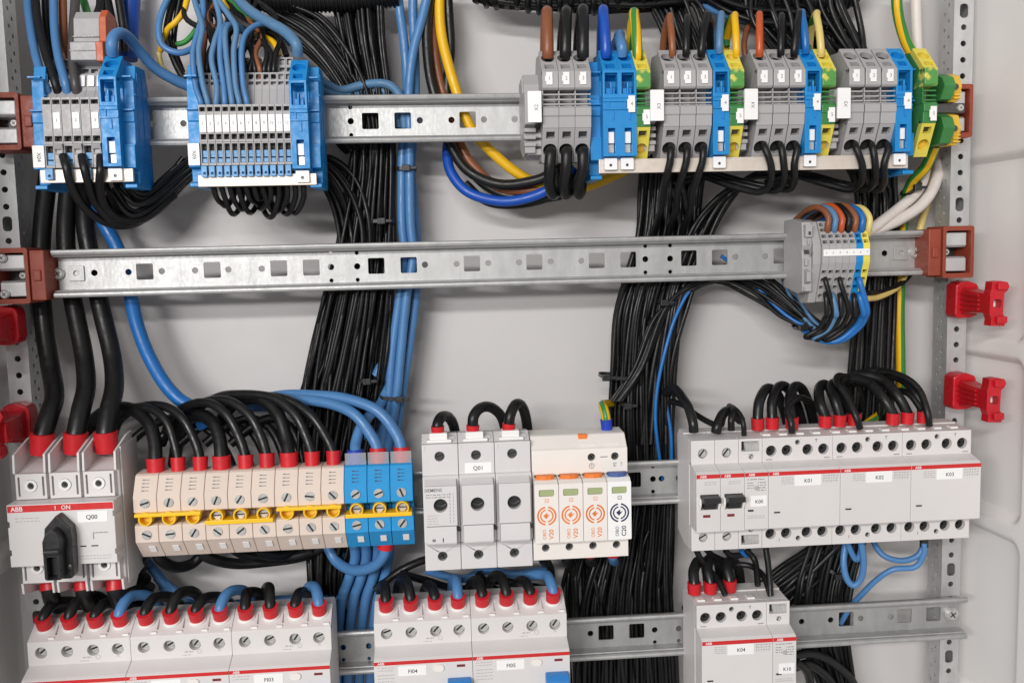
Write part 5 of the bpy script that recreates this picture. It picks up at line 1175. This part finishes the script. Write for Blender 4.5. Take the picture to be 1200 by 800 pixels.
for k, path in enumerate(([(928,507,-48),(927,495,-48),(923,478,-40),(935,466,-28),(948,470,-14),(960,480,2)],[(1008,502,-48),(1003,488,-48),(992,465,-38),(980,447,-26),(985,440,-10),(1000,450,4)],[(1089,499,-46),(1087,484,-46),(1078,458,-36),(1060,442,-24),(1035,436,-8),(1010,445,6)],[(1080,480,-36),(1066,462,-26),(1050,458,-10),(1035,470,6)])):
    wire(path, 2.6, BK, 'thin black wire without sleeve above contactor %s' % ('K01','K02','K03','K03, behind the sleeves')[k], 'wire', n=10)
wire([(813,506,-46),(812,495,-46),(807,478,-38),(800,466,-24),(790,455,-8),(780,460,6)], 3.6, 'black_cable', 'taped black wire bending into breaker F01', n=12)
wire([(839,507,-44),(841,498,-44),(848,484,-36),(856,482,-28),(868,492,-18)], 3.8, 'black_cable', 'taped black wire end above breaker F02', n=12)
wire([(836,497,-30),(826,492,-24),(815,485,-16),(800,474,-6),(785,470,6)], 2.4, BK, 'black wire bridging from the taped ends to the bundle', n=10)
wire([(872,510,-48),(871,496,-48),(866,484,-42),(858,478,-34),(850,484,-24),(846,498,-16)], 2.0, BK, 'thin black wire arching into relay K00', n=10)
wire([(857,504,-46),(857,490,-46),(860,480,-38),(855,476,-24)], 2.6, BK, 'short black wire beside relay K00', n=10)
# under the contactors
wire([(1083,636,-24),(1082,650,-24),(1072,664,-22),(1046,667,-18),(1026,680,-12),(1010,696,-4),(997,710,4),(985,730,10)], 2.3, 'blue_wire', 'blue wire bending out below contactor K03 and down behind the lowest rail', n=10)
wire([(1084,634,-22),(1076,650,-22),(1058,656.5,-20),(1038,652,-16),(1027,641,-10),(1022,628,-4)], 2.3, 'blue_wire', 'blue wire swinging between contactors K02 and K03', n=10)
wire([(1009,634,-30),(1012,658,-30),(1009,677,-28),(1000.5,685.5,-26),(992,677,-24),(988.5,658,-22),(991,634,-18)], 2.6, 'blue_wire', 'blue wire in a narrow hanging loop below contactor K02', n=10)
wire([(991,630,-26),(997,645,-24),(1003,655,-24),(1008,650,-26),(1010,636,-28)], 2.4, 'blue_wire', 'short blue wire inside the hanging loop below K02', n=10)
wire([(1083,622,-22),(1083,634,-22),(1083,641,-23)], 3.4, 'black_plastic', 'black stub below the end of contactor K03', n=10)
for k, path in enumerate(([(816,644,-30),(822,656,-28),(832,668,-26),(843,682,-40),(850,697,-48)],[(828,644,-26),(838,652,-20),(860,660,-16),(880,663,-20),(895,675,-32),(903,697,-44)],[(897,640,-30),(900,660,-36),(902,680,-42),(903,698,-46)],[(874,644,-26),(884,655,-28),(887,672,-36),(888,686,-42)],[(850,644,-26),(856,650,-24),(868,650,-22),(880,645,-22)])):
    wire(path, 2.4, BK, 'black wire from breaker row down to %s' % ('contactor K04','relay K10','relay K10, hanging straight','relay K10, with a thick end','relay K00, in a short bow')[k], 'wire', n=10)
wire([(868,644,-26),(874,650,-24),(880,648,-22)], 2.0, 'cyan_blue_wire', 'short blue wire under relay K00', n=8)
for k, (px, py, pts) in enumerate(((813.5,692,[(813,668),(819,657),(827,664),(831,690)]),(832.5,691,[(829,666),(832,654),(842,660),(846,690)]),(855,689,[(852,664),(857,656),(865,666),(868,690)]))):
    ys = [-28,-18,-6,4]
    wire([(px,py,-34),(px,py-9,-34)]+[(a,c,ys[i]) for i,(a,c) in enumerate(pts)], 4.2, 'black_cable', 'black wire with red sleeve into %s entry of contactor K04' % ('the first','the second','the third')[k], 'wire', 'sleeved wires above contactor K04', n=12, sleeve=(RS,5.1,9))
for k, path in enumerate(([(930,768,-6),(950,765,-2),(975,775,2),(1000,800,6),(1010,840,8)],[(932,775,-10),(945,785,-6),(950,805,0),(950,840,4)],[(930,782,-4),(950,778,0),(975,800,4),(985,840,6)])):
    wire(path, 3.6, 'black_cable', 'thick black wire curving out beside relay K10', 'wire', 'thick black wires beside relay K10', n=12)
# --- arrester bottom sleeves
for k in range(4):
    px = 633+k*27
    wire([(px+4,646,-28),(px+4,652,-26),(px+5,657,-6),(px+8,660,18),(px+12,676,40),(px+14,740,46)], 4.2 if k < 3 else 3.6, 'black_cable' if k < 3 else 'blue_wire', '%s wire leaving %s cartridge of the arrester below' % ('black' if k < 3 else 'blue', ('the first','the second','the third','the last')[k]), 'wire', 'wires leaving the arrester below', n=12, sleeve=(RS if k < 3 else 'red_sleeve',5.2,5))
# --- RCD row wires
cols = 'kkkb'*5
dirs = [(10,-22,26),(12,-20,26),(10,-20,24),(10,-24,26),(9,-22,24),(10,-22,22),(12,-24,26),(12,-24,26),(-2,-24,10),(-6,-26,-16),(4,-28,18),(-10,-28,-24),(-4,-20,-10),(-8,-18,-18),(-8,-22,-14),(-2,-26,-6),(-6,-16,-14),(-8,-16,-18),(-8,-20,-14),(-8,-20,-34)]
for j, (p, code, k) in enumerate(FI_SLOT):
    dx, dz, ex = dirs[j]; n_ = Vector((0,-0.35,0.94)); m = 'blue_wire' if cols[j] == 'b' else 'black_cable'
    s = 0.62
    e_ = (0,3,-2,2)[j%4]; P = [p+n_*1.0, p+n_*8.5, p+Vector((dx*s*0.3, 3, 13.5+e_*0.6)), p+Vector((dx*s*0.85, 13, 14+e_)), p+Vector((ex*s*0.8, 26, 8+e_)), p+Vector((ex*s*1.1, 38, -6)), p+Vector((ex*s*1.3, 46, -24))]
    wire(P, 4.0, m, '%s wire with red sleeve in the %s terminal of RCD %s' % ('blue' if cols[j] == 'b' else 'black', ordn[k], code), 'wire', 'sleeved wires of the RCD row', n=12, world=True, sleeve=(RS,5.4,11))
# small wires beside FI row and Q01 underside
for k, path in enumerate(([(470,672,-10),(500,680,0),(540,690,6),(580,680,10),(640,690,10)],[(440,690,4),(470,668,0),(500,655,4),(530,650,10)],[(560,672,0),(580,690,6),(620,700,10),(660,690,12)])):
    wire(path, 3.2, 'black_cable', 'black wire lying behind the sleeves of FI04 and FI05', 'wire', 'black wires behind FI04 and FI05', n=10)
wire([(500,668,-6),(540,678,4),(570,668,8),(600,672,8),(640,668,10)], 3.4, 'blue_wire', 'blue wire crossing under fuse switch Q01', n=10)

# ---------------------------------------------------------------- corrugated conduits at the top
def conduit(path, r, label, pitch=3.0):
    P = spline([W(*p) for p in path], 24); L = 0; pts = [P[0]]
    b = B(); o0 = P[0].copy(); N = len(P); acc = [0]
    for i in range(1,N): acc.append(acc[-1]+(P[i]-P[i-1]).length)
    tot = acc[-1]; n = int(tot/pitch*6); res = []
    j = 0
    for i in range(n+1):
        s = tot*i/n
        while j < N-2 and acc[j+1] < s: j += 1
        res.append(P[j].lerp(P[j+1], (s-acc[j])/max(1e-6,acc[j+1]-acc[j]))-o0)
    b.tube(res, r, 18, rfun=lambda t: r*(0.92+0.08*math.sin(t*n/6*2*math.pi)))
    return tag(b.build('corrugated_conduit', 'black_wire', None, o0, recalc=False), label, 'conduit')
conduit([(250,-2,10),(330,0,10),(400,0,10),(466,-6,12)], 9.5, 'black corrugated conduit over the wide bundle')
conduit([(790,-10,22),(850,-4,22),(920,0,22),(985,-2,24),(1010,-24,24)], 10.5, 'black corrugated conduit above strips X4 and X5')
def coil(path, r, rw, turns, label, seed=3):
    P = spline([W(*p) for p in path], 40); N = len(P); rnd = random.Random(seed); pts = []
    o0 = P[0].copy()
    for i, p in enumerate(P):
        t = (P[min(i+1,N-1)]-P[max(i-1,0)]).normalized(); a = t.orthogonal().normalized(); b_ = t.cross(a); an = 2*math.pi*turns*i/N
        pts.append(p-o0+(a*math.cos(an)+b_*math.sin(an))*r*(0.9+0.15*math.sin(i*0.7)))
    b = B(); b.tube(pts, rw, 8)
    return tag(b.build('spiral_wrap', 'black_wire', None, o0, recalc=False), label, 'cable wrap')
coil([(552,-12,10),(620,-1,8),(690,0,8),(770,-8,10)], 9.5, 2.4, 17, 'black spiral wrap around wires above strip X2')
bundle([(540,-20,556,0,8,20),(590,-10,590,8,4,20),(640,-10,640,12,4,20),(700,-10,700,14,4,20),(760,-14,760,12,4,22),(830,-24,830,4,10,24)], 22, 2.1, BK, 'black wire inside the spiral wrap above strip X2', 'black wires inside the spiral wrap', 51, 0.1)

# ---------------------------------------------------------------- cable ties
def cable_tie(px0, py0, px1, py1, Y0_, Y1_, label, headpos=0.5, w=2.6):
    a = W(px0,py0,Y0_); c = W(px1,py1,Y0_); d = (c-a); L = d.length; d.normalize(); mid = (a+c)/2
    t = thing('cable_tie', label, 'cable tie', mid, 'black cable ties')
    depth = Y1_-Y0_; path = []
    for i in range(25):
        an = 2*math.pi*i/24; ca, sa = math.cos(an), math.sin(an)
        sx = math.copysign(abs(ca)**0.6, ca)*L/2; sy = math.copysign(abs(sa)**0.6, sa)*depth/2
        path.append(d*sx+Vector((0,depth/2+sy,0)))
    up = d.cross(Vector((0,1,0))).normalized(); b = B()
    vs = []
    for p in path:
        for s in (-1,1): vs.append(p+up*s*w/2)
    vs += [v*1.0 + (Vector((0,-0.9,0)) if v.y < depth/2 else Vector((0,0.9,0))) for v in vs]
    n = len(path); fs = []
    for i in range(n-1):
        fs += [(2*i,2*i+1,2*i+3,2*i+2),(2*n+2*i,2*n+2*i+2,2*n+2*i+3,2*n+2*i+1),(2*i,2*i+2,2*n+2*i+2,2*n+2*i),(2*i+1,2*n+2*i+1,2*n+2*i+3,2*i+3)]
    b.add(vs, fs); b.build('strap', 'black_plastic', t)
    h = d*(headpos-0.5)*L; b = B(); b.box(h.x-3,h.x+3,-4.2,-0.6,h.z-2.4,h.z+2.4); b.box(h.x+3,h.x+8,-3,-1.6,h.z-1.2,h.z+1.2); b.build('lock_head', 'black_plastic', t, bev=0.4)
    return t
cable_tie(464,197,488,197,4,22,'black cable tie round the blue wires below the upper rail')
cable_tie(432,259,462,259,3,26,'black cable tie round the wide bundle above the second rail')
cable_tie(420,446,440,447,2,24,'black cable tie round the wide bundle beside the blue wires')
cable_tie(444,466,474,468,3,24,'black cable tie round the blue wires above the power terminals', 0.8)
cable_tie(706,442,742,444,1,28,'black cable tie with long head on the bundle above the arrester', 0.1)
cable_tie(728,474,742,476,1,22,'small black cable tie low on the bundle above the arrester')
cable_tie(774,354,792,356,0,16,'black cable tie at the edge of the bundle under the second rail', 0.2)
cable_tie(936,386,948,378,-16,0,'black cable tie on the wires swinging to the small strip', 0.3)
cable_tie(1065,228,1082,212,0,16,'black tie round the white cable beside the upright')
cable_tie(972,668,990,680,4,24,'black tie on the slanting wires under contactor K01')

o = MASS.build('wire_mass', 'black_wire', None, recalc=False); o['kind'] = 'stuff'; o['label'] = 'black wires hidden deep inside the bundles'; o['category'] = 'wires'
